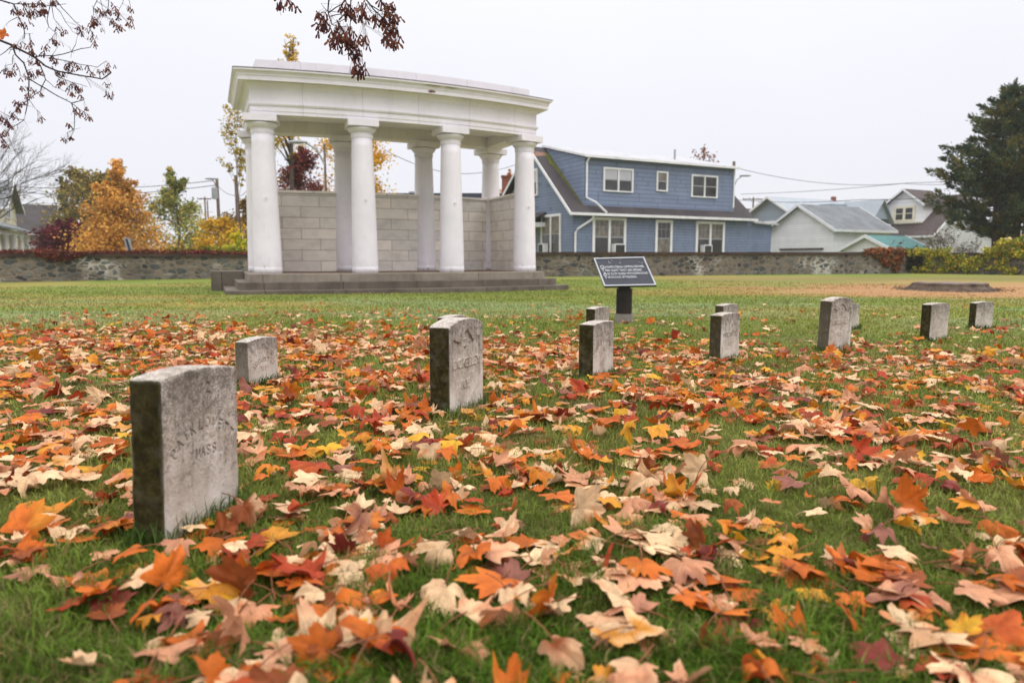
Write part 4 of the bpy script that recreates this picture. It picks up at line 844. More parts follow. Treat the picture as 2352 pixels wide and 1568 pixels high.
def leafgeo(rec, lod):
    """vertices (world), faces and colours of one blade; rec = dict of placement"""
    rs = np.random.default_rng(rec['seed']); rings = (.34, .68, 1.0) if lod == 0 else (.55, 1.0)
    ang, rad = (LA, LR) if lod == 0 else (LA[::2] if lod == 2 else LA, LR[::2] if lod == 2 else LR)
    if lod == 2: rings = (1.0,)
    rad = rad*(1+.10*np.sin(2*ang+rs.uniform(0, 6))+.05*rs.normal(size=len(ang))); n = len(ang)
    sx = rs.uniform(.86, 1.1)
    P = [np.zeros((1, 2))]
    for f in rings: P.append(np.c_[np.sin(ang)*rad*f*sx, np.cos(ang)*rad*f])
    P = np.concatenate(P); r = np.hypot(P[:, 0], P[:, 1]); th = np.arctan2(P[:, 0], P[:, 1])
    c = rec['curl']; ph = rs.uniform(0, 6.28, 4); b = rs.uniform(0, 3.14)
    q = P[:, 0]*math.cos(b)+P[:, 1]*math.sin(b); k = c*rs.uniform(.7, 1.6)*rs.choice((-1, 1), p=(.6, .4))
    z = k*.34*q*q+c*.16*r*np.sin(2*th+ph[0])+c*.13*r*r*np.sin(5*th+ph[1])+c*.10*r*r*np.sin(9*th+ph[2])*(r > .6)-.10*np.abs(P[:, 0])*0
    z += rs.choice((-1, 1), p=(.65, .35))*.22*c*r*r
    z += -.12*c*np.exp(-(P[:, 0]/.08)**2)
    sh = 1/np.sqrt(1+(k*.8*q)**2); dq = q*(sh-1)
    X3 = np.c_[P[:, 0]+dq*math.cos(b), P[:, 1]+dq*math.sin(b), z]*rec['R']
    tilt, td, yaw = rec['tilt'], rec['td'], rec['yaw']
    cy, sy = math.cos(yaw), math.sin(yaw); Rz = np.array(((cy, -sy, 0), (sy, cy, 0), (0, 0, 1)))
    ax = np.array((math.cos(td), math.sin(td), 0)); K = np.array(((0, -ax[2], ax[1]), (ax[2], 0, -ax[0]), (-ax[1], ax[0], 0)))
    Rt = np.eye(3)+math.sin(tilt)*K+(1-math.cos(tilt))*(K @ K); RR = Rt @ Rz
    W3 = X3 @ RR.T; lift = max(0, -np.percentile(W3[:, 2], 12)) if tilt < .6 else -W3[:, 2].min()-.02
    W3 = W3+np.array((rec['x'], rec['y'], rec['z']+lift))
    fc = [(0, 1+i, 1+(i+1) % n) for i in range(n)]; qd = []
    for j in range(len(rings)-1):
        o = 1+j*n; qd += [(o+i, o+n+i, o+n+(i+1) % n, o+(i+1) % n) for i in range(n)]
    c0 = PC[rec['pal']]*rs.uniform(.82, 1.12); c1 = PC[MIXTO[rec['pal']][rs.integers(0, 3)]]
    m = sm(.45, .75, fbm(P[:, 0]*1.6+rs.uniform(0, 99), P[:, 1]*1.6+rs.uniform(0, 99), 0, 2)+.18*(r-.5))[:, None]*rs.uniform(.3, 1)
    col = c0*(1-m)+c1*m
    col = col*(.86+.28*vn(P[:, 0]*4+rs.uniform(0, 99), P[:, 1]*4))[:, None]
    st = None
    if rec.get('stalk'):
        l = rec['R']*rs.uniform(.8, 1.3); w0 = np.array((0, -.10*rec['R'], 0)); dirv = np.array((rs.uniform(-.4, .4), -1, rs.uniform(-.1, .5)))
        st = [((w0+dirv*l*t_+np.array((.15*l*t_*t_, 0, -.25*l*t_*t_))) @ RR.T)+np.array((rec['x'], rec['y'], rec['z']+lift)) for t_ in (0, .33, .66, 1)]
    return W3, fc, qd, col, P, st
def density(x, y):                    # leaves per square metre
    d = np.hypot(x, y); a = x/np.maximum(y, .05)
    d1 = np.interp(a, (-.9, -.5, -.25, .0, .3, .6, .9), (9.6, 9.0, 7.8, 6.9, 6.1, 6.3, 7.0)); d2 = d1+np.interp(a, (-.9, 0, .4, .9), (2.0, 4.2, 4.4, 3.0))
    core = np.interp(d, (.4, .9, 1.5, 2.2), (112, 150, 190, 205))*(1-sm(d1*.62, d1*1.1, d)); tail = 22*(1-sm(d1, d2+1.2, d))+.9*(1-sm(11, 19, d))
    cl = fbm(x*2.4+40, y*2.4+11, 0, 3); return core*np.clip(.56+.9*sm(.3, .64, cl), .2, 2.2)*.92+tail*(.4+1.2*sm(.4, .6, cl))
recs = []
NS = 250000; rr = .45*np.exp(RNG.uniform(0, 1, NS)*math.log(20/.45)); aa = RNG.uniform(-1.35, 1.35, NS)     # log-polar candidates
xx, yy = rr*np.sin(aa), rr*np.cos(aa); area = 2.7*math.log(20/.45)*rr**2/NS
keep = RNG.uniform(0, 1, NS) < density(xx, yy)*area
def instone(x, y, m=.0):
    for p, wv, bk, w_, t_ in STONES:
        d = np.array((x-p[0], y-p[1])); u, v = d @ wv, d @ bk
        if -m < u < w_+m and -m < v < t_+m: return True
    return False
for x, y in zip(xx[keep], yy[keep]):
    if instone(x, y, .012) or math.hypot(x, y) < .55: continue
    g = float(gz(x, y)); mode = RNG.uniform()
    R = float(np.clip(RNG.normal(.052, .016)*(1.02 if math.hypot(x, y) < 1.7 else 1), .020, .086))
    if mode < .56: tilt, curl = abs(RNG.normal(0, .10)), RNG.uniform(.25, .95)
    elif mode < .955: tilt, curl = abs(RNG.normal(.28, .15)), RNG.uniform(.7, 1.7)
    else: tilt, curl = RNG.uniform(.8, 1.5), RNG.uniform(.4, 1.2)
    recs.append(dict(x=float(x), y=float(y), z=g+float(RNG.uniform(.004, .034)), R=R, tilt=float(tilt), td=float(RNG.uniform(0, 6.28)), yaw=float(RNG.uniform(0, 6.28)), curl=float(curl), pal=int(RNG.choice(len(PAL), p=PW_)), seed=int(RNG.integers(1 << 30))))
for r_ in recs:
    px, py, dep = proj(r_['x'], r_['y'], r_['z']+.01); r_['px'], r_['py'] = px, py
    vis = -25 < px < 2377 and 0 < py < 1590
    r_['size'] = r_['R']/dep*(1 if vis else 0)
recs.sort(key=lambda q: -q['size'])
solo, rest = recs[:300], recs[300:]
def zone(q):
    px, py = q['px'], q['py']
    row = 'at the bottom edge' if py > 1400 else ('in lower foreground' if py > 1180 else ('in middle foreground' if py > 1000 else 'in far foreground'))
    if py > 1180 and py <= 1400 and px < 640: return 'in front of the nearest headstone'
    if py <= 1180 and px < 300: return 'left of the nearest headstone'
    return row+(' at left' if px < 640 else ' left of centre' if px < 1176 else ' right of centre' if px < 1750 else ' at far right')
def form(q): return 'upright' if q['tilt'] > .75 else 'curled' if q['curl'] > .95 else 'tilted' if q['tilt'] > .3 else 'wavy' if q['curl'] > .55 else 'flat'
ORDN = ['leftmost', 'second', 'third', 'fourth', 'fifth', 'sixth', 'seventh', 'eighth', 'ninth', 'tenth']
byk = {}
for q in solo: byk.setdefault((form(q), PAL[q['pal']][0], zone(q)), []).append(q)
for (fm, cn, zn), qs in byk.items():
    qs.sort(key=lambda q: q['px'])
    for i, q in enumerate(qs):
        if len(qs) == 1: q['label'] = f'{fm} {cn} maple leaf {zn}'
        elif i == 0: q['label'] = f'leftmost {fm} {cn} maple leaf {zn}'
        else: q['label'] = f'{ORDN[i]} {fm} {cn} maple leaf from left, {zn}' if i < len(qs)-1 or i > 1 or True else ''
for q in solo:
    q['stalk'] = True; W3, fc, qd, col, P, st = leafgeo(q, 0)
    o = npmesh('fallen_leaf', W3, np.concatenate((np.ravel(fc), np.ravel(qd))), [3]*len(fc)+[4]*len(qd), M['mleaf'], loc=(q['x'], q['y'], q['z']), col=col, uv=P, smooth=True)
    tag(o, q['label'], 'leaf', 'fallen maple leaves in the foreground')
    MB().tube(st, [.0016, .0012, .0011, .0013], 5).build('leaf_stalk', M['stalk'], o, smooth=True)
A3, AF, AS, AC_, AU, nb = [], [], [], [], [], 0
for q in rest:
    d = math.hypot(q['x'], q['y']); W3, fc, qd, col, P, st = leafgeo(q, 0 if d < 2.6 else 1 if d < 6 else 2)
    f = np.ravel(fc); A3.append(W3); AC_.append(col); AU.append(P); AF.append(f+nb); AS += [3]*len(fc)
    if qd: AF.append(np.ravel(qd)+nb); AS += [4]*len(qd)
    nb += len(W3)
tag(npmesh('fallen_leaves', np.concatenate(A3), np.concatenate(AF), AS, M['mleaf'], col=np.concatenate(AC_), uv=np.concatenate(AU), smooth=True), 'scattered smaller orange, tan and yellow maple leaves over the whole lawn', 'leaves', kind='stuff')

# ------------------------------------------------------------------ grass blades
def blades(x, y, hgt, wid, lean, col, name, m, label=None):
    n = len(x); z = gz(x, y)-.004; a = RNG.uniform(0, 6.283, n); b = RNG.uniform(0, 6.283, n)
    wx, wy = np.cos(a)*wid/2, np.sin(a)*wid/2; lx, ly = np.cos(b)*lean*hgt, np.sin(b)*lean*hgt
    V = np.empty((n, 5, 3))
    V[:, 0] = np.c_[x-wx, y-wy, z]; V[:, 1] = np.c_[x+wx, y+wy, z]
    mx_, my_, mz_ = x+lx*.35, y+ly*.35, z+hgt*.58
    V[:, 2] = np.c_[mx_-wx*.8, my_-wy*.8, mz_]; V[:, 3] = np.c_[mx_+wx*.8, my_+wy*.8, mz_]
    V[:, 4] = np.c_[x+lx, y+ly, z+hgt*np.clip(1.05-.35*lean, .5, 1.1)]
    o = np.arange(n)[:, None]*5
    idx = np.concatenate([o+0, o+1, o+3, o+2, o+2, o+3, o+4], 1).ravel(); sizes = np.tile((4, 3), n)
    return npmesh(name, V.reshape(-1, 3), idx, sizes, m, col=np.repeat(col, 5, 0), smooth=True)
NG = 600000; d0_, d1_ = .55, 30
rr = d0_*np.exp(RNG.uniform(0, 1, NG)**.92*math.log(d1_/d0_)); aa = np.where(RNG.uniform(0, 1, NG) < .72, RNG.uniform(-.86, .86, NG), RNG.uniform(.86, 1.4, NG)*RNG.choice((-1, 1), NG)); gx, gy = rr*np.sin(aa), rr*np.cos(aa)
ok = np.ones(NG, bool)
for p, wv, bk, w_, t_ in STONES:
    dx, dy = gx-p[0], gy-p[1]; u, v = dx*wv[0]+dy*wv[1], dx*bk[0]+dy*bk[1]; ok &= ~((u > 0) & (u < w_) & (v > 0) & (v < t_))
tq = np.array([Q(s, t, 0)[:2] for s, t in ((-AA-1.3, -1.3), (AA+1.3, -1.3), (AA+1.3, DD+1.3), (-AA-1.3, DD+1.3))])
R_ = np.hypot(gx-AC[0], gy-AC[1]); th_ = np.arctan2(gx-AC[0], AC[1]-gy); ok &= ~((R_ < RF+1.3) & (R_ > RF-DD-1.3) & (np.abs((th_-TH0)*R_) < AA+1.35))
gx, gy, rr = gx[ok], gy[ok], rr[ok]; n = len(gx)
tuft = fbm(gx*6, gy*6, 0, 2); tall = fbm(gx*.9+50, gy*.9+2)
hgt = (.014+.052*tuft**1.4+.02*sm(.5, .7, tall))*RNG.uniform(.55, 1.35, n)*np.interp(rr, (0, 1.2, 6, 30), (1.0, 1.0, .85, .8))
e = np.hypot((gx-15.6)/9.0, (gy-19.6)/4.4); hgt *= np.where(e < .9, .45, 1)
wid = np.maximum(.0027, .00105*rr)*RNG.uniform(.6, 1.5, n)
cl_ = vn(gx*14, gy*14)*.6+vn(gx*31+5, gy*31)*.4; cl_ = (.62+.76*cl_)[:, None]
col = lawn(gx, gy)*RNG.uniform(.6, 1.4, (n, 1))*cl_; dry = RNG.uniform(0, 1, n) < (.09+.25*sm(.5, .75, fbm(gx*2.3+4, gy*2.3+9)))
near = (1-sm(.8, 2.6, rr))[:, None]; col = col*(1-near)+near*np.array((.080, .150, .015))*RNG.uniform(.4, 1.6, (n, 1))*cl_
col[dry] = np.array((.26, .20, .085))*RNG.uniform(.6, 1.25, (dry.sum(), 1))
tag(blades(gx, gy, hgt, wid, RNG.uniform(.15, 1.2, n), col, 'grass', M['grass']), 'short damp green lawn grass with straw-coloured blades', 'grass', kind='stuff')
tx, ty = [], []                                                                   # longer tufts left by the mower at the stones and the plaque post
for p, wv, bk, w_, t_ in STONES:
    k = int(260 if p[1] < 4 else 120)
    for _ in range(k):
        sd_ = random.random()
        if sd_ < .62: u, v = random.uniform(-.02, w_+.02), -abs(random.gauss(.006, .014))
        else: u, v = -abs(random.gauss(.006, .014)), random.uniform(-.02, t_+.02)
        q = p[:2]+wv*u+bk*v; tx.append(q[0]); ty.append(q[1])
tx, ty = np.array(tx), np.array(ty); n = len(tx)
tag(blades(tx, ty, RNG.uniform(.03, .085, n), np.maximum(.003, .001*np.hypot(tx, ty)), RNG.uniform(.1, .8, n), np.array((.07, .12, .025))*RNG.uniform(.6, 1.5, (n, 1)), 'long_grass', M['grass']), 'longer grass tufts at the feet of the headstones', 'grass', kind='stuff')

# ------------------------------------------------------------------ trees, bushes, vines
def leafcards(pts, size, cols, rng, droop=0.0):
    n = len(pts); a = rng.normal(size=(n, 3)); a /= np.linalg.norm(a, axis=1)[:, None]; b = rng.normal(size=(n, 3)); b -= a*(a*b).sum(1)[:, None]; b /= np.linalg.norm(b, axis=1)[:, None]
    if droop: a[:, 2] -= droop; a /= np.linalg.norm(a, axis=1)[:, None]
    s = (size*rng.uniform(.6, 1.35, n))[:, None]
    V = np.stack([pts-a*s*.55, pts+b*s*.42-a*s*.05, pts+a*s*.6, pts-b*s*.42+a*s*.05], 1).reshape(-1, 3)
    return V, np.arange(4*n), np.full(n, 4), np.repeat(cols, 4, 0)
def foliage(name, root, pts, size, pal, rng, clump=None, droop=0., kind=None):
    pal = np.array([lin(*c) for c in pal]); n = len(pts)
    c = pal[rng.integers(0, len(pal), n)]*rng.uniform(.6, 1.35, (n, 1))
    if clump is not None: c = c*clump[:, None]
    V, i, s, c = leafcards(pts, size, c, rng, droop); return npmesh(name, V, i, s, M['leafage'], root, col=c)
def tree(name, label, x, y, ztop, shape, pal, n, size, spread, seed, zlow=-1.2, trunk=.12, nb=26, group=None, lean=0, clus=.55, cat='tree', branches=True, bark='bark', sparse=0.):
    """shape(t) = crown radius factor at height fraction t of the crown; spread = max radius; zlow = bottom of crown"""
    rng = np.random.default_rng(seed); g = float(gz(x, y)); root = thing(name, label, cat, (x, y, g), group)
    base = np.array((x, y, g-.2)); top = np.array((x+lean, y, ztop-.15*(ztop-zlow)))
    mb = MB(); P = [base*(1-t)+top*t+np.array((math.sin(t*5+seed)*.02*spread, math.cos(t*4+seed)*.1, 0)) for t in np.linspace(0, 1, 8)]
    mb.tube(P, list(np.linspace(trunk, trunk*.18, 8)), 8); tips = []
    for k in range(nb):
        t = (k+.5)/nb; zt = zlow+(ztop-zlow)*t; a = rng.uniform(0, 6.28); r = spread*shape(t)*rng.uniform(.55, 1.05)
        tip = np.array((x+lean*t+r*math.cos(a), y+r*math.sin(a), zt+rng.normal()*.04*(ztop-zlow)))
        ta = np.clip((zt-g)/(top[2]-g)-.12-.25*r/max(1, ztop-g), .08, .97); st = base*(1-ta)+top*ta; mid = (st+tip)/2+np.array((0, 0, .12*r*rng.uniform(-.3, 1)))
        if branches: mb.tube([st, mid, tip], [trunk*.38*(1-ta*.6), trunk*.22*(1-ta*.5), .012], 5)
        tips += [(tip, 1.0), (mid, .9), ((mid+tip)/2, 1.0), (tip*.7+mid*.3+rng.normal(size=3)*.12*spread, .8)]
    mb.build('trunk', M[bark], root, smooth=True)
    cs = len(tips); ci = rng.integers(0, cs, n); C = np.array([t[0] for t in tips]); cb = rng.uniform(.72, 1.25, cs); keep = rng.uniform(0, 1, cs) > sparse
    sg = clus*spread*np.clip(np.array([shape(np.clip((c[2]-zlow)/(ztop-zlow), 0, 1)) for c in C]), .15, 1)*rng.uniform(.5, 1.1, cs)*.42
    pts = C[ci]+rng.normal(size=(n, 3))*sg[ci][:, None]*np.array((1, 1, .75))
    m = keep[ci] & (pts[:, 2] > g+.05) & (pts[:, 2] < ztop+.35); foliage('crown', root, pts[m], size, pal, rng, cb[ci][m]); return root
cone = lambda t: max(.06, (1-t)**.8); egg = lambda t: math.sin(math.pi*min(.98, (t*.85+.12)))**.7; col_ = lambda t: .35+.65*math.sin(math.pi*t)**.6
X2 = lambda px, Y: (px-1176)/F*Y*1.0
def zpx(py, Y): return float(at(1176, py, Y)[2])
OR = [(218, 162, 78), (206, 146, 66), (222, 174, 94), (194, 134, 62), (186, 148, 80)]; OL = [(132, 124, 66), (148, 128, 66), (116, 110, 60), (156, 130, 70)]
YE = [(222, 176, 50), (208, 160, 42), (196, 160, 60), (170, 150, 50)]; GRY = [(132, 144, 80), (160, 160, 84), (112, 128, 74), (196, 168, 76)]; RED = [(118, 56, 56), (134, 70, 64), (104, 52, 54), (142, 84, 68)]
MAR = [(110, 42, 52), (90, 36, 44), (128, 50, 58), (74, 32, 40)]; DKG = [(34, 52, 34), (44, 62, 36), (28, 44, 32), (56, 66, 34)]; GING = [(214, 170, 44), (196, 150, 40), (160, 148, 52), (222, 184, 70)]
tree('autumn_tree', 'orange conical tree in full autumn colour behind the left wall', X2(290, 42), 42, zpx(378, 42), lambda t: max(.07, (1-t)**.9*(1 if t > .12 else .85)), OR, 21000, .14, 3.5, 21, zlow=-1.0, trunk=.16, nb=46, clus=.62)
tree('oak_tree', 'tall olive-brown rounded tree behind the orange tree', X2(222, 60), 60, zpx(392, 60), egg, OL, 12000, .24, 3.3, 22, zlow=-.8, trunk=.25, nb=36, clus=.75)
tree('spruce_tree', 'dark green spruce edge behind the olive-brown tree', X2(163, 66), 66, zpx(402, 66), cone, DKG, 3500, .25, 1.6, 23, zlow=0, trunk=.18, nb=24)
tree('maple_tree', 'loose green and yellow tree between the orange tree and the utility poles', X2(418, 52), 52, zpx(392, 52), lambda t: max(.10, .25+.75*math.sin(math.pi*min(1, t*.9+.08))**1.2 if t < .62 else .42*(1.15-t)/.5), GRY, 14000, .16, 2.9, 24, zlow=-1.0, trunk=.17, nb=30, clus=.62, sparse=.08)
tree('yellow_tree', 'low golden-yellow tree beneath the utility poles left of the pavilion', X2(512, 46), 46, zpx(500, 46), egg, YE, 6500, .16, 1.75, 25, zlow=-1.1, trunk=.12, nb=26, clus=.7)
tree('yellow_bush', 'small bright yellow-green bush by the wall under the bare pole', X2(548, 38), 38, zpx(535, 38), egg, [(190, 190, 50), (222, 190, 40), (150, 170, 60)], 1800, .13, .75, 26, zlow=-.8, trunk=.06, nb=14, clus=.7, cat='bush')
tree('brown_tree', 'rusty brown tree behind the pole at the pavilion\'s left edge', X2(572, 56), 56, zpx(452, 56), egg, [(150, 110, 50), (128, 96, 46), (110, 104, 60)], 4500, .2, 1.7, 27, zlow=-.8, trunk=.14, nb=22)
tree('maroon_bush', 'wide rounded maroon bush beside the cream house porch', X2(158, 46), 46, zpx(510, 46), lambda t: math.sqrt(max(.05, 1-t**2)), MAR, 14000, .13, 2.0, 28, zlow=-1.1, trunk=.10, nb=40, clus=.62, cat='bush')
tree('maroon_bush', 'smaller maroon bush half hidden behind the orange tree', X2(212, 50), 50, zpx(522, 50), lambda t: math.sqrt(max(.05, 1-t**2)), MAR, 3500, .15, 1.6, 29, zlow=-1.1, trunk=.08, nb=20, cat='bush')
tree('ginkgo_tree', 'tall narrow yellow ginkgo behind the pavilion with its tip above the roof', X2(672, 37), 37, zpx(70, 37), lambda t: .75*max(.12, 1-t)**.5, GING, 3200, .11, 1.35, 31, zlow=zpx(325, 37), trunk=.2, nb=44, lean=.4, clus=.6, sparse=.25)
tree('ginkgo_tree', 'yellow and green ginkgo showing left of the pavilion columns', X2(560, 40), 40, zpx(225, 40), col_, [(176, 150, 48), (140, 140, 56), (206, 166, 50)], 2600, .11, 1.0, 32, zlow=zpx(402, 40), trunk=.045, nb=24, clus=.42, sparse=.3)
tree('ginkgo_tree', 'broad golden ginkgo seen between the second and third front columns', X2(826, 40), 40, zpx(290, 40), col_, [(226, 170, 40), (214, 156, 36), (206, 176, 60)], 9500, .12, 2.3, 33, zlow=2.6, trunk=.2, nb=40, clus=.42, sparse=.2)
tree('ginkgo_tree', 'small yellow-green ginkgo behind the first two front columns', X2(650, 42), 42, zpx(300, 42), col_, [(150, 150, 50), (196, 170, 50), (120, 130, 50)], 3000, .12, 1.3, 34, zlow=2.5, trunk=.16, nb=20, lean=-1.0, clus=.42)
tree('red_tree', 'dark red tree seen over the pavilion wall between the columns', X2(700, 38), 38, zpx(342, 38), egg, RED, 9000, .12, 1.35, 35, zlow=1.5, trunk=.15, nb=30, clus=.55)
tree('autumn_tree', 'thin rust-leaved treetop above the blue house roof', X2(1604, 66), 66, zpx(335, 66), egg, [(140, 84, 60), (150, 100, 60), (120, 70, 56)], 420, .18, 1.25, 36, zlow=zpx(395, 66), trunk=.14, nb=16, clus=.5, bark='darkbark')
tree('autumn_tree', 'small orange treetop left of the blue house chimney', X2(1166, 60), 60, zpx(388, 60), egg, [(206, 140, 50), (190, 120, 44)], 700, .17, .8, 37, zlow=4.5, trunk=.12, nb=10)
tree('autumn_tree', 'tiny yellow-brown treetop between the metal roof and the cream dormer', X2(2024, 82), 82, zpx(455, 82), egg, [(170, 130, 56), (150, 120, 60)], 900, .22, .9, 38, zlow=3, trunk=.15, nb=12)
# conifers: whorled boughs that end in upswept plumes
PROFILE = ((0, .09, .18, .31, .46, .6, .89, 1), (.3, .6, .86, 1, .97, .82, .3, .05))
def conifer(x, y, ztop, spread, zlow, seed, label, nb=88, per=95):
    rng = np.random.default_rng(seed); g = float(gz(x, y)); root = thing('conifer_tree', label, 'tree', (x, y, g), 'dark conifers at the right edge'); mb = MB(); H = ztop-g
    for dx in (-.35, 0, .4): mb.tube([(x+dx*.5, y+dx*.3, g-.2), (x+dx, y, g+H*.3), (x+dx*.4, y, zlow+(ztop-zlow)*.97)], [.15, .12, .015], 8)
    P, A, S, B = [], [], [], []
    def plume(p, d, L, wid, lum, n):
        d = d/np.linalg.norm(d); t = rng.uniform(0, 1, n); o = rng.normal(size=(n, 3))*wid*((1-t)**.7*.9+.08)[:, None]*(.35+.65*np.clip(t*5, 0, 1))[:, None]
        P.append(p+d*(t*L)[:, None]+o); A.append(d*1.1+o/(wid+.01)*.35+rng.normal(size=(n, 3))*.3); S.append(np.full(n, .15+.05*L)); B.append(np.full(n, lum))
    for k in range(nb):
        t = (k+rng.uniform(0, 1))/nb; z = zlow+(ztop-zlow)*t; a = k*2.399+rng.normal()*.35; L = spread*float(np.interp(t, *PROFILE))*rng.uniform(.55, 1.12)
        u = np.array((math.cos(a), math.sin(a), 0)); sdv = np.array((-u[1], u[0], 0)); st = np.array((x, y, z-.22*L)); tip = st+u*L+np.array((0, 0, .18*L)); mid = (st+tip)/2+np.array((0, 0, -.1*L))
        mb.tube([st, mid, tip], [.05*(1-t)+.012, .03*(1-t)+.008, .006], 4)
        for q in np.linspace(.28, 1, max(2, int(2+L*1.5))):
            p = st*(1-q)**2+2*q*(1-q)*mid+tip*q*q+sdv*rng.normal()*.22*L*.6; d = u*rng.uniform(.35, .9)+sdv*rng.normal()*.5+np.array((0, 0, rng.uniform(.15, .75)))
            plume(p, d, rng.uniform(.45, .95)*(.55+.12*L), rng.uniform(.13, .22), rng.uniform(.55, 1.45), per)
    for k in range(7): a = rng.uniform(0, 6.28); plume(np.array((x+.25*math.cos(a), y+.25*math.sin(a), ztop-.3-.22*k)), np.array((.3*math.cos(a), .3*math.sin(a), 1)), .8, .13, 1.0, per)
    plume(np.array((x, y, ztop-.55)), np.array((0, 0, 1)), .75, .11, 1, per)
    mb.build('trunk', M['darkbark'], root, smooth=True); pts, ax, s, lum = np.concatenate(P), np.concatenate(A), np.concatenate(S), np.concatenate(B); n = len(pts)
    pal = np.array([lin(*c) for c in [(62, 80, 58), (84, 92, 56), (50, 72, 58), (120, 110, 58), (68, 88, 62)]]); hue = rng.integers(0, 5, n//per+1)[np.arange(n)//per]
    col = pal[np.where(rng.uniform(0, 1, n) < .6, hue, rng.integers(0, 5, n))]*(rng.uniform(.7, 1.3, n)*lum)[:, None]
    ax /= np.linalg.norm(ax, axis=1)[:, None]; b = rng.normal(size=(n, 3)); b -= ax*(ax*b).sum(1)[:, None]; b /= np.linalg.norm(b, axis=1)[:, None]; s = (s*rng.uniform(.6, 1.2, n))[:, None]
    V = np.stack([pts-ax*s*.6, pts+b*s*.22, pts+ax*s*.9, pts-b*s*.22], 1).reshape(-1, 3)
    npmesh('crown', V, np.arange(4*n), np.full(n, 4), M['leafage'], root, col=np.repeat(col, 4, 0))
conifer(X2(2280, 44), 44, zpx(205, 44), 3.95, zpx(540, 44), 51, 'tall dark conifer, leftmost of the three, spreading over the white house', 120)
conifer(X2(2326, 47), 47, zpx(222, 47), 3.0, zpx(505, 47), 52, 'dark conifer squeezed between its two neighbours, tip slightly lower', 70)
conifer(X2(2385, 43), 43, zpx(196, 43), 3.4, zpx(520, 43), 53, 'dark conifer cut by the right edge of the photo', 90)
# bare tree at the left edge and leafless shrubs: recursive twigs
def twigs(mb, p, d, L, r, depth, rng, spread=.5, up=.0, tips=None, rmin=.004):
    q = p+d*L*.5+rng.normal(size=3)*.05*L; e_ = p+d*L; mb.tube([p, q, e_], [r, r*.85, max(rmin, r*.66)], 5 if r > .03 else 3)
    if tips is not None and depth <= 1: tips.append(e_)
    if depth == 0: return
    for _ in range(rng.integers(2, 4)):
        nd = d+rng.normal(size=3)*spread+np.array((0, 0, up)); nd /= np.linalg.norm(nd); s = rng.uniform(.35, 1.0)
        twigs(mb, p*(1-s)+e_*s if depth < 5 else e_, nd, L*rng.uniform(.62, .88), max(rmin, r*rng.uniform(.5, .7)), depth-1, rng, spread, up, tips, rmin)
def baretree(name, label, x, y, dirs, L, r, depth, seed, leaves=0, pal=None, z0=None, cat='tree', up=.05, spread=.4, rmin=.004, lsize=.12):
    rng = np.random.default_rng(seed); g = float(gz(x, y)); root = thing(name, label, cat, (x, y, g)); mb = MB(); tips = []; z0 = g if z0 is None else z0
    if z0 > g: mb.tube([(x, y, g-.2), (x, y, z0)], [r*1.7, r*1.2], 8)
    for d in dirs: d = np.array(d, float); d /= np.linalg.norm(d); twigs(mb, np.array((x, y, z0)), d, L, r, depth, rng, spread, up, tips, rmin)
    mb.build('trunk', M['bark'], root)
    if leaves:
        T_ = np.array(tips); i = rng.integers(0, len(T_), leaves); foliage('leaves', root, T_[i]+rng.normal(size=(leaves, 3))*.18, lsize, pal, rng)
    return root
baretree('bare_tree', 'leafless fine-twigged tree reaching in from the left edge over the cream house', X2(-150, 29), 29, [(1, .1, .55), (.8, -.2, .95), (1, .3, .25), (.9, .1, .75)], 2.05, .055, 6, 61, z0=.7, up=.03, spread=.33, rmin=.0033)
baretree('bare_shrub', 'thin grey-green shrub in front of the teal-roofed shed', X2(2098, 41.5), 41.5, [(-.3, 0, 1), (.5, .1, .8), (-.7, .1, .6), (.1, 0, 1)], .75, .04, 4, 62, 420, [(86, 92, 66), (110, 104, 76), (96, 84, 62)], cat='shrub', lsize=.12)
baretree('bare_shrub', 'taller leafless brown shrub left of the conifer trunks', X2(2160, 42), 42, [(-.4, 0, 1), (.5, .1, 1), (.1, .1, 1), (-.1, 0, 1)], .95, .04, 5, 63, 260, [(96, 88, 66), (120, 104, 80)], cat='shrub', lsize=.11)
baretree('bare_shrub', 'low leafless shrub under the conifers', X2(2212, 41), 41, [(-.6, 0, .8), (.5, .1, 1), (.1, .1, 1)], .7, .03, 5, 64, 120, [(110, 96, 70)], cat='shrub', lsize=.1)
def creeper(name, label, boxes, n, size, pal, seed, cat='vine', group=None):
    """boxes: (x, y, z, rx, ry, rz, weight) ellipsoid clumps"""
    rng = np.random.default_rng(seed); B = np.array(boxes, float); i = rng.choice(len(B), n, p=B[:, 6]/B[:, 6].sum()); d = rng.normal(size=(n, 3)); d /= np.linalg.norm(d, axis=1)[:, None]
    pts = B[i, :3]+d*(rng.uniform(0, 1, n)**.45)[:, None]*B[i, 3:6]; root = thing(name, label, cat, tuple(B[0, :2])+(float(gz(B[0, 0], B[0, 1])),), group)
    mb = MB()
    for b in boxes[:24]: mb.tube([(b[0], b[1], b[2]-b[5]), (b[0]+.1, b[1], b[2]), (b[0]-b[3]*.6, b[1], b[2]+b[5]*.5)], [.02, .014, .006], 4)
    mb.build('stem', M['darkbark'], root); foliage('leaves', root, pts, size, pal, rng, rng.uniform(.75, 1.25, len(B))[i]); return root
def onwall(W_, f):                     # point along a wall polyline, f in 0..1
    k = f*(len(W_)-1); i = min(int(k), len(W_)-2); q = k-i; return [W_[i][j]*(1-q)+W_[i+1][j]*q for j in range(4)]
def wall_at(W_, px):                   # the place along the wall that stands at this column of the photo
    return min((onwall(W_, f) for f in np.linspace(0, 1, 600)), key=lambda c: abs(proj(c[0], c[1], c[3])[0]-px))
bx = []
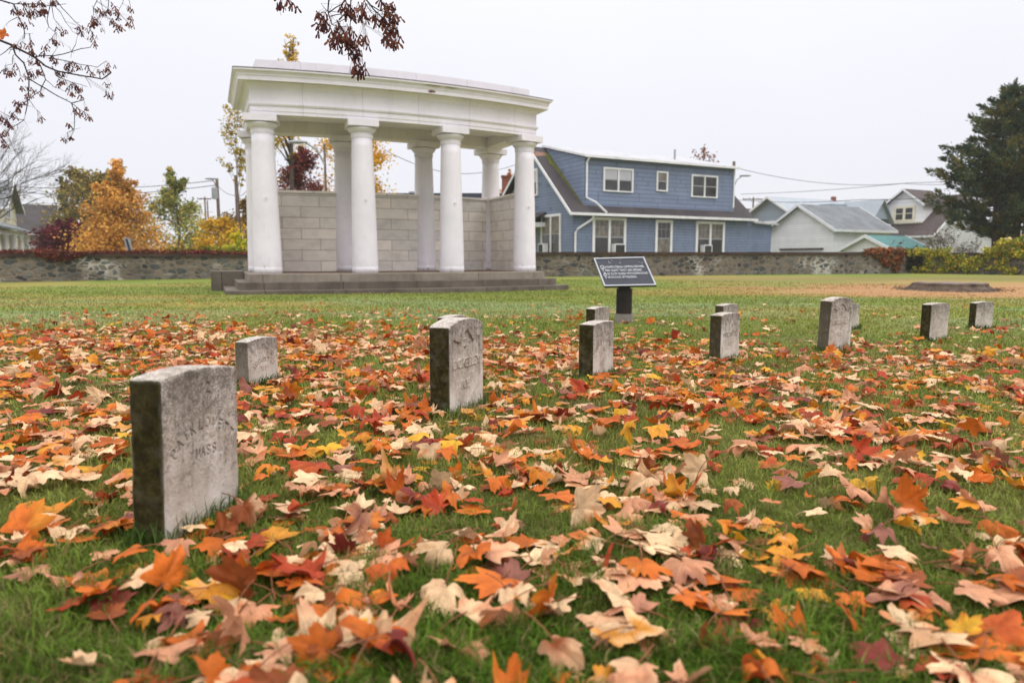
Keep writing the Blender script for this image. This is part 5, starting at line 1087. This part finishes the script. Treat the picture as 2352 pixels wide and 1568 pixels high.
for px in np.arange(-120, 570, 9):
    c = wall_at(WL, px); h = .035+.10*vn(px*.02, 3.3)**1.5+(.04 if px < 150 or 300 < px < 480 else 0); bx.append((c[0], c[1]-.12, c[3]+h*.35, .22, .32, h, 1+2*float(vn(px*.03, 1))))
for px in np.arange(100, 212, 8): c = wall_at(WL, px); hang = .30*math.exp(-((px-150)/42)**2)+.06; bx.append((c[0], c[1]-.36, c[3]+.03-hang*.5, .16, .10, hang*.7, 2.2))
creeper('red_creeper', 'dark red creeper trailing along the left wall coping', bx, 7000, .085, [(128, 50, 50), (104, 42, 42), (140, 66, 56), (84, 50, 42), (110, 80, 50), (96, 60, 44)], 71)
bx = []
for px in list(range(385, 565, 14)): c = wall_at(WL, px); bx.append((c[0], c[1]+.5, c[3]+.12, .35, .3, .2*random.uniform(.5, 1.4), 1))
creeper('green_creeper', 'green and yellow creeper behind the wall beside the pavilion', bx, 2600, .10, [(120, 130, 50), (150, 150, 60), (170, 140, 50), (90, 100, 50)], 72)
bx = []
for px, t, d, wq in ((1995, .05, .0, 1), (2010, .1, .3, 2), (2022, .08, .55, 2.5), (2035, .12, .8, 3), (2048, .08, 1.0, 2.5), (2060, .05, .6, 2), (1985, .06, .1, .7), (2005, .06, .2, 1)):
    c = wall_at(WR, px); 
    for k in range(4): bx.append((c[0]+random.uniform(-.15, .15), c[1]-.38, c[3]+t-d*k/3, .26, .16, .20, wq))
creeper('red_creeper', 'orange-red creeper hanging down the wall at its right-hand corner', bx, 3600, .10, [(156, 80, 58), (176, 104, 60), (124, 66, 50), (150, 120, 64), (110, 104, 60), (140, 70, 52)], 73)
bx = []
for px in range(2062, 2112, 9):
    c = wall_at(WALL3, px)
    for k in range(4): bx.append((c[0], c[1]-.36, c[3]+.05-.28*k, .22, .12, .2, 1))
creeper('ivy', 'dark green ivy in the wall corner beside the orange-red creeper', bx, 2200, .11, [(44, 56, 36), (60, 68, 40), (84, 70, 44), (36, 48, 34)], 74)
bx = []
for k in range(210):
    px = random.uniform(2085, 2450); u = random.random()
    if px < 2165: z_ = random.choice((random.uniform(-.15, .12), random.uniform(-1.05, -.45)-.2*(px < 2110))) if vn(px*.05, 4.4) > .3 else 9
    elif px < 2262: z_ = -.95+1.1*u*(.45+.75*float(vn(px*.045, 7.7)))
    else: z_ = .02+.95*u*sm(2245, 2330, px) if random.random() < .8 else random.uniform(-1.05, .1)*(1 if px < 2300 or vn(px*.06, 2.2) > .6 else .1)
    if z_ > 5: continue
    c = wall_at(WALL3, px); r_ = random.uniform(.10, .36); bx.append((c[0]+random.uniform(-.15, .15), c[1]-.34-.25*random.random(), max(c[3]+float(z_), c[2]+.1), r_*1.15, r_*.8, r_*random.uniform(.6, 1.0), r_*r_*10))
creeper('yellow_creeper', 'thick yellow-green creeper heaped over the wall at the right edge', bx, 12500, .105, [(208, 194, 66), (222, 192, 60), (176, 178, 68), (134, 150, 62), (104, 122, 56), (116, 130, 58), (196, 154, 60)], 75)
# lawn-edge weeds at the plinth block
# ------------------------------------------------------------------ maple boughs with hanging keys
c5 = lambda x, y: (x/2.413*.57422, y/2.413*.57422); c6 = lambda x, y: ((1000+x/2.94)*.57422, (y/2.94)*.57422)
mt = thing('maple_tree', 'bare maple boughs hung with clusters of dry brown keys, overhanging the top', 'tree', (-7.4, 4.2, float(gz(-7.4, 4.2))))
mb = MB(); TB = np.array((-7.4, 4.2, 2.6)); CE = at(*c6(1250, -420), 3.35)+np.array((0, 0, .25)); LE = at(*c5(-330, 250), 5.8)
mb.tube([(-7.4, 4.2, -.9), (-7.35, 4.2, .6), TB, (-7.2, 4.3, 4.6), (-7.0, 4.2, 7.0)], [.36, .29, .25, .2, .1], 14)
mb.tube([TB+(0, 0, .8), (-5.2, 3.9, 3.5), (-2.8, 3.5, 2.9), CE+(0, .05, .25)], [.11, .075, .045, .02], 8); mb.tube([TB-(0, 0, .3), (-6.4, 5.0, 2.6), LE], [.09, .06, .03], 8); mb.build('trunk', M['bark'], mt, smooth=True)
rb = np.random.default_rng(91)
def bough(conv, Y, lines, r0, start, wob=.12):
    mb = MB(); allp = []
    for li, (ln, r) in enumerate(lines):
        P = [at(*conv(x, y), Y) for x, y in ln]; off = rb.normal()*wob; P = [p*(1+(off*(i/(len(P)-1)) )/Y) for i, p in enumerate(P)]
        if start is not None and li in start: P = [np.array(start[li])]+P
        Q_ = [P[0]]
        for a, b in zip(P[:-1], P[1:]): Q_ += [(a+b)/2+rb.normal(size=3)*.006*np.linalg.norm(b-a)*3, b]
        n_ = len(Q_); mb.tube(Q_, [r*(1-.55*i/(n_-1)) for i in range(n_)], 5); allp += Q_
        for _ in range(max(2, n_//2)):                                             # buds and short spurs
            p = Q_[rb.integers(0, n_)]; e_ = p+rb.normal(size=3)*np.array((.035, .02, .03)); mb.tube([p, e_], [r*.4, r*.25], 3)
    return mb.build('bough', M['darkbark'], mt), np.array(allp)
CL = [([(1250, -420), (930, -60), (915, 130), (945, 240), (965, 290)], .0045), ([(930, 150), (1085, 50), (1180, -60)], .003), ([(945, 195), (1060, 170), (1110, 190)], .0025), ([(960, 290), (1080, 320), (1130, 310)], .002), ([(1250, -420), (1190, -60), (1185, 200), (1175, 310)], .004), ([(1140, 215), (1060, 255), (965, 288)], .0022), ([(1175, 310), (1180, 580), (1215, 660), (1290, 690)], .003), ([(1250, -420), (1340, -30), (1450, 110), (1560, 220), (1640, 300), (1700, 310)], .004), ([(1400, 50), (1520, 125), (1660, 150), (1720, 160)], .003), ([(1540, 130), (1600, 80), (1690, 25)], .0025), ([(1190, 195), (1250, 235), (1330, 265)], .0022), ([(1370, 60), (1420, 140), (1480, 190)], .002), ([(1250, -420), (420, -120), (400, -30)], .003), ([(905, 130), (870, 90), (835, 40)], .0018), ([(835, 150), (890, 150), (905, 125)], .0018)]
bc, pc_ = bough(c6, 3.3, CL, .004, None)
LLn = [([(-330, 250), (-30, 380), (120, 440), (230, 500), (340, 560), (440, 640), (560, 690), (800, 735), (985, 765), (1070, 705)], .011), ([(120, 440), (150, 530), (230, 610), (280, 760), (430, 850), (560, 930), (690, 995), (810, 965)], .007), ([(690, 995), (720, 1100), (715, 1250), (640, 1290)], .004), ([(280, 760), (275, 900), (262, 1020), (230, 1160), (100, 1240), (20, 1330)], .005), ([(340, 550), (520, 540), (690, 500), (870, 460), (915, 400)], .005), ([(480, 560), (640, 590), (780, 625), (940, 650), (1030, 590)], .004), ([(340, 560), (400, 660), (440, 770), (390, 880), (280, 960), (120, 1100)], .005), ([(-330, -120), (-20, 0), (130, 40), (165, 120), (200, 210), (235, 300), (235, 370)], .007), ([(165, 170), (60, 235)], .003), ([(130, 40), (400, 40), (500, 60), (640, 40)], .004), ([(-330, -120), (500, -60), (455, 190), (470, 260), (540, 315)], .004), ([(510, -40), (600, 80), (700, 185), (770, 250), (850, 285)], .004), ([(500, 60), (520, 180), (560, 230)], .003), ([(510, 40), (590, 130), (630, 210), (700, 305)], .003), ([(500, -60), (950, -60), (900, 80), (885, 200)], .004), ([(950, -60), (980, 40), (1000, 130)], .003), ([(950, -60), (1050, -10), (1040, 100), (1140, 110)], .004), ([(1050, -20), (1200, -20), (1180, 40), (1140, 120)], .003), ([(1200, -20), (1240, -10), (1260, 70), (1270, 160)], .003), ([(500, 640), (560, 740), (700, 800), (840, 840)], .004), ([(650, 690), (820, 740), (880, 850)], .003), ([(690, 500), (730, 430), (750, 340)], .0025), ([(440, 770), (520, 840), (640, 890)], .003), ([(480, 560), (540, 480), (590, 400)], .002), ([(690, 995), (760, 1050), (860, 1110)], .003), ([(280, 960), (340, 1050), (390, 1090)], .0025), ([(120, 440), (-20, 550)], .004), ([(130, 530), (120, 620), (50, 640)], .003), ([(230, 1160), (100, 1130), (-30, 1060)], .003), ([(240, 330), (320, 325)], .002)]
bl, pl_ = bough(c5, 5.8, LLn, .01, None, .2)
CC = [(835, 160), (840, 300), (885, 270), (870, 190), (985, 380), (1000, 480), (1040, 280), (1100, 400), (1150, 370), (1160, 520), (1190, 350), (1110, 60), (1150, 150), (1210, 120), (1320, 60), (1300, 170), (1340, 430), (1245, 620), (1265, 560), (1200, 770), (1285, 830), (1310, 780), (1460, 180), (1490, 230), (1560, 220), (1590, 250), (1700, 200), (1740, 190), (1620, 350), (1720, 330), (1670, 350), (1565, 435), (1645, 470), (1690, 520), (1750, 470), (1570, 40), (1600, 110), (1650, 60), (1120, 440), (1120, 95), (1330, 120), (360, 25), (480, 50), (1185, 470), (1065, 420), (1230, 590)]
CLf = [(250, 80), (310, 110), (400, 90), (300, 130), (245, 120), (360, 100), (415, 95), (120, 100), (170, 110), (210, 225), (260, 230), (575, 260), (620, 290), (600, 315), (520, 375), (565, 400), (770, 250), (770, 300), (870, 285), (905, 330), (880, 370), (915, 410), (940, 90), (1000, 130), (1050, 100), (1090, 50), (1140, 110), (1130, 155), (1090, 200), (1140, 235), (1250, 75), (1270, 170), (1240, 220), (1270, 235), (890, 160), (890, 220), (950, 190), (920, 210), (1000, 270), (1145, 265), (435, 450), (285, 430), (165, 430), (215, 420), (300, 480), (320, 510), (420, 510), (485, 535), (540, 580), (285, 590), (360, 590), (660, 600), (680, 640), (730, 600), (760, 640), (850, 640), (885, 690), (960, 700), (1030, 660), (1055, 630), (640, 640), (290, 690), (310, 720), (375, 690), (230, 725), (545, 690), (600, 700), (565, 800), (610, 780), (690, 800), (650, 850), (730, 830), (770, 850), (690, 895), (775, 910), (1025, 810), (1040, 890), (1070, 920), (45, 680), (85, 690), (125, 680), (140, 640), (215, 840), (315, 850), (270, 915), (385, 890), (175, 990), (215, 995), (165, 1045), (120, 1100), (10, 1140), (45, 1140), (70, 1185), (105, 1200), (390, 1145), (725, 1050), (780, 1085), (830, 1030), (860, 1125), (665, 1200), (685, 1310), (620, 1340), (10, 1290), (60, 1270), (15, 1340), (40, 1390), (240, 20), (320, 40), (400, 30), (500, 20)]
SC = np.array([lin(96, 54, 52), lin(116, 70, 56), lin(76, 44, 54), lin(130, 84, 60)])
def keycluster(c, top, npair, L, V, Fc, C):
    """pairs of winged keys hanging on thin stalks from the twig"""
    for _ in range(npair):
        p = c+rb.normal(size=3)*np.array((.012, .012, .010)); o = len(V); col = SC[rb.integers(0, 4)]*rb.uniform(.7, 1.3)
        w_ = .0005; s0 = top+rb.normal(size=3)*.004; V += [s0+(w_, 0, 0), s0-(w_, 0, 0), p-(w_, 0, 0), p+(w_, 0, 0)]; Fc.append((o, o+1, o+2, o+3)); C += [col*.7]*4
        az = rb.uniform(0, 6.28); h = np.array((math.cos(az), math.sin(az), 0))
        for sg in (1, -1):
            if rb.uniform() < .12: continue
            op = rb.uniform(.15, .75); d = h*sg*math.sin(op)+np.array((0, 0, -math.cos(op))); n_ = np.cross(d, (math.sin(az), -math.cos(az), .3)); n_ /= np.linalg.norm(n_); o = len(V)
            prof = [(0, -.03, .07), (.15, -.08, .13), (.35, -.05, .08), (.65, -.04, .22), (.9, .0, .26), (1.0, .06, .18)]
            for t_, a_, b_ in prof: q = p+d*L*t_; V += [q+n_*L*a_, q+n_*L*b_]; C += [col]*2
            Fc += [(o+2*k, o+2*k+1, o+2*k+3, o+2*k+2) for k in range(5)]
def clusters(conv, Y, pts, twig, parent, L, npair, many=None):
    Vs, Fs, Cs = [], [], []
    for k, (x, y) in enumerate(pts):
        c = at(*conv(x, y), Y); d2 = np.linalg.norm((twig-c)*np.array((1, .0, 1)), axis=1)+np.where(twig[:, 2] < c[2]+.005, .5, 0); tw = twig[d2.argmin()]
        c = c*(tw[1]/c[1]); top = tw if np.linalg.norm(tw-c) < .13 else c+np.array((0, 0, .05)); V, Fc, C = ([], [], []) if many is None or k < many else (Vs, Fs, Cs)
        if top is not tw: top = tw
        keycluster(c, top, int(rb.integers(*npair)), L, V, Fc, C)
        if V is not Vs: npmesh('seed_cluster', V, np.ravel(Fc), [4]*len(Fc), M['samara'], parent, col=C)
    if Vs: o = npmesh('seed_clusters', Vs, np.ravel(Fs), [4]*len(Fs), M['samara'], parent, col=Cs); o['kind'] = 'stuff'
clusters(c6, 3.3, CC, pc_, bc, .036, (6, 12))
random.Random(3).shuffle(CLf)
clusters(c5, 5.8, CLf, pl_, bl, .037, (4, 9), 52)
q = dict(x=0, y=0, z=0, R=.085, tilt=1.15, td=.15, yaw=2.2, curl=.8, pal=2, seed=5, stalk=True); lp = at(*c5(40, 335), 5.75); q.update(x=lp[0], y=lp[1], z=lp[2]-.03)
W3, fc, qd, col, P, st = leafgeo(q, 0); npmesh('leaf', W3, np.concatenate((np.ravel(fc), np.ravel(qd))), [3]*len(fc)+[4]*len(qd), M['mleaf'], mt, col=col, uv=P, smooth=True)

# ------------------------------------------------------------------ damp autumn air
hm = bpy.data.materials.new('damp_air'); hm.use_nodes = True; hm.node_tree.nodes.clear()
ho = hm.node_tree.nodes.new('ShaderNodeOutputMaterial'); hv = hm.node_tree.nodes.new('ShaderNodeVolumePrincipled'); hv.inputs['Color'].default_value = (.95, .95, .98, 1); hv.inputs['Density'].default_value = .0005
hm.node_tree.links.new(hv.outputs[0], ho.inputs['Volume'])
hz_ = MB().box((-420, -55, -2.6), (420, 445, 16.0)).build('haze', hm, loc=(0, 0, 0)); hz_['kind'] = 'stuff'
sc.cycles.volume_bounces = 1
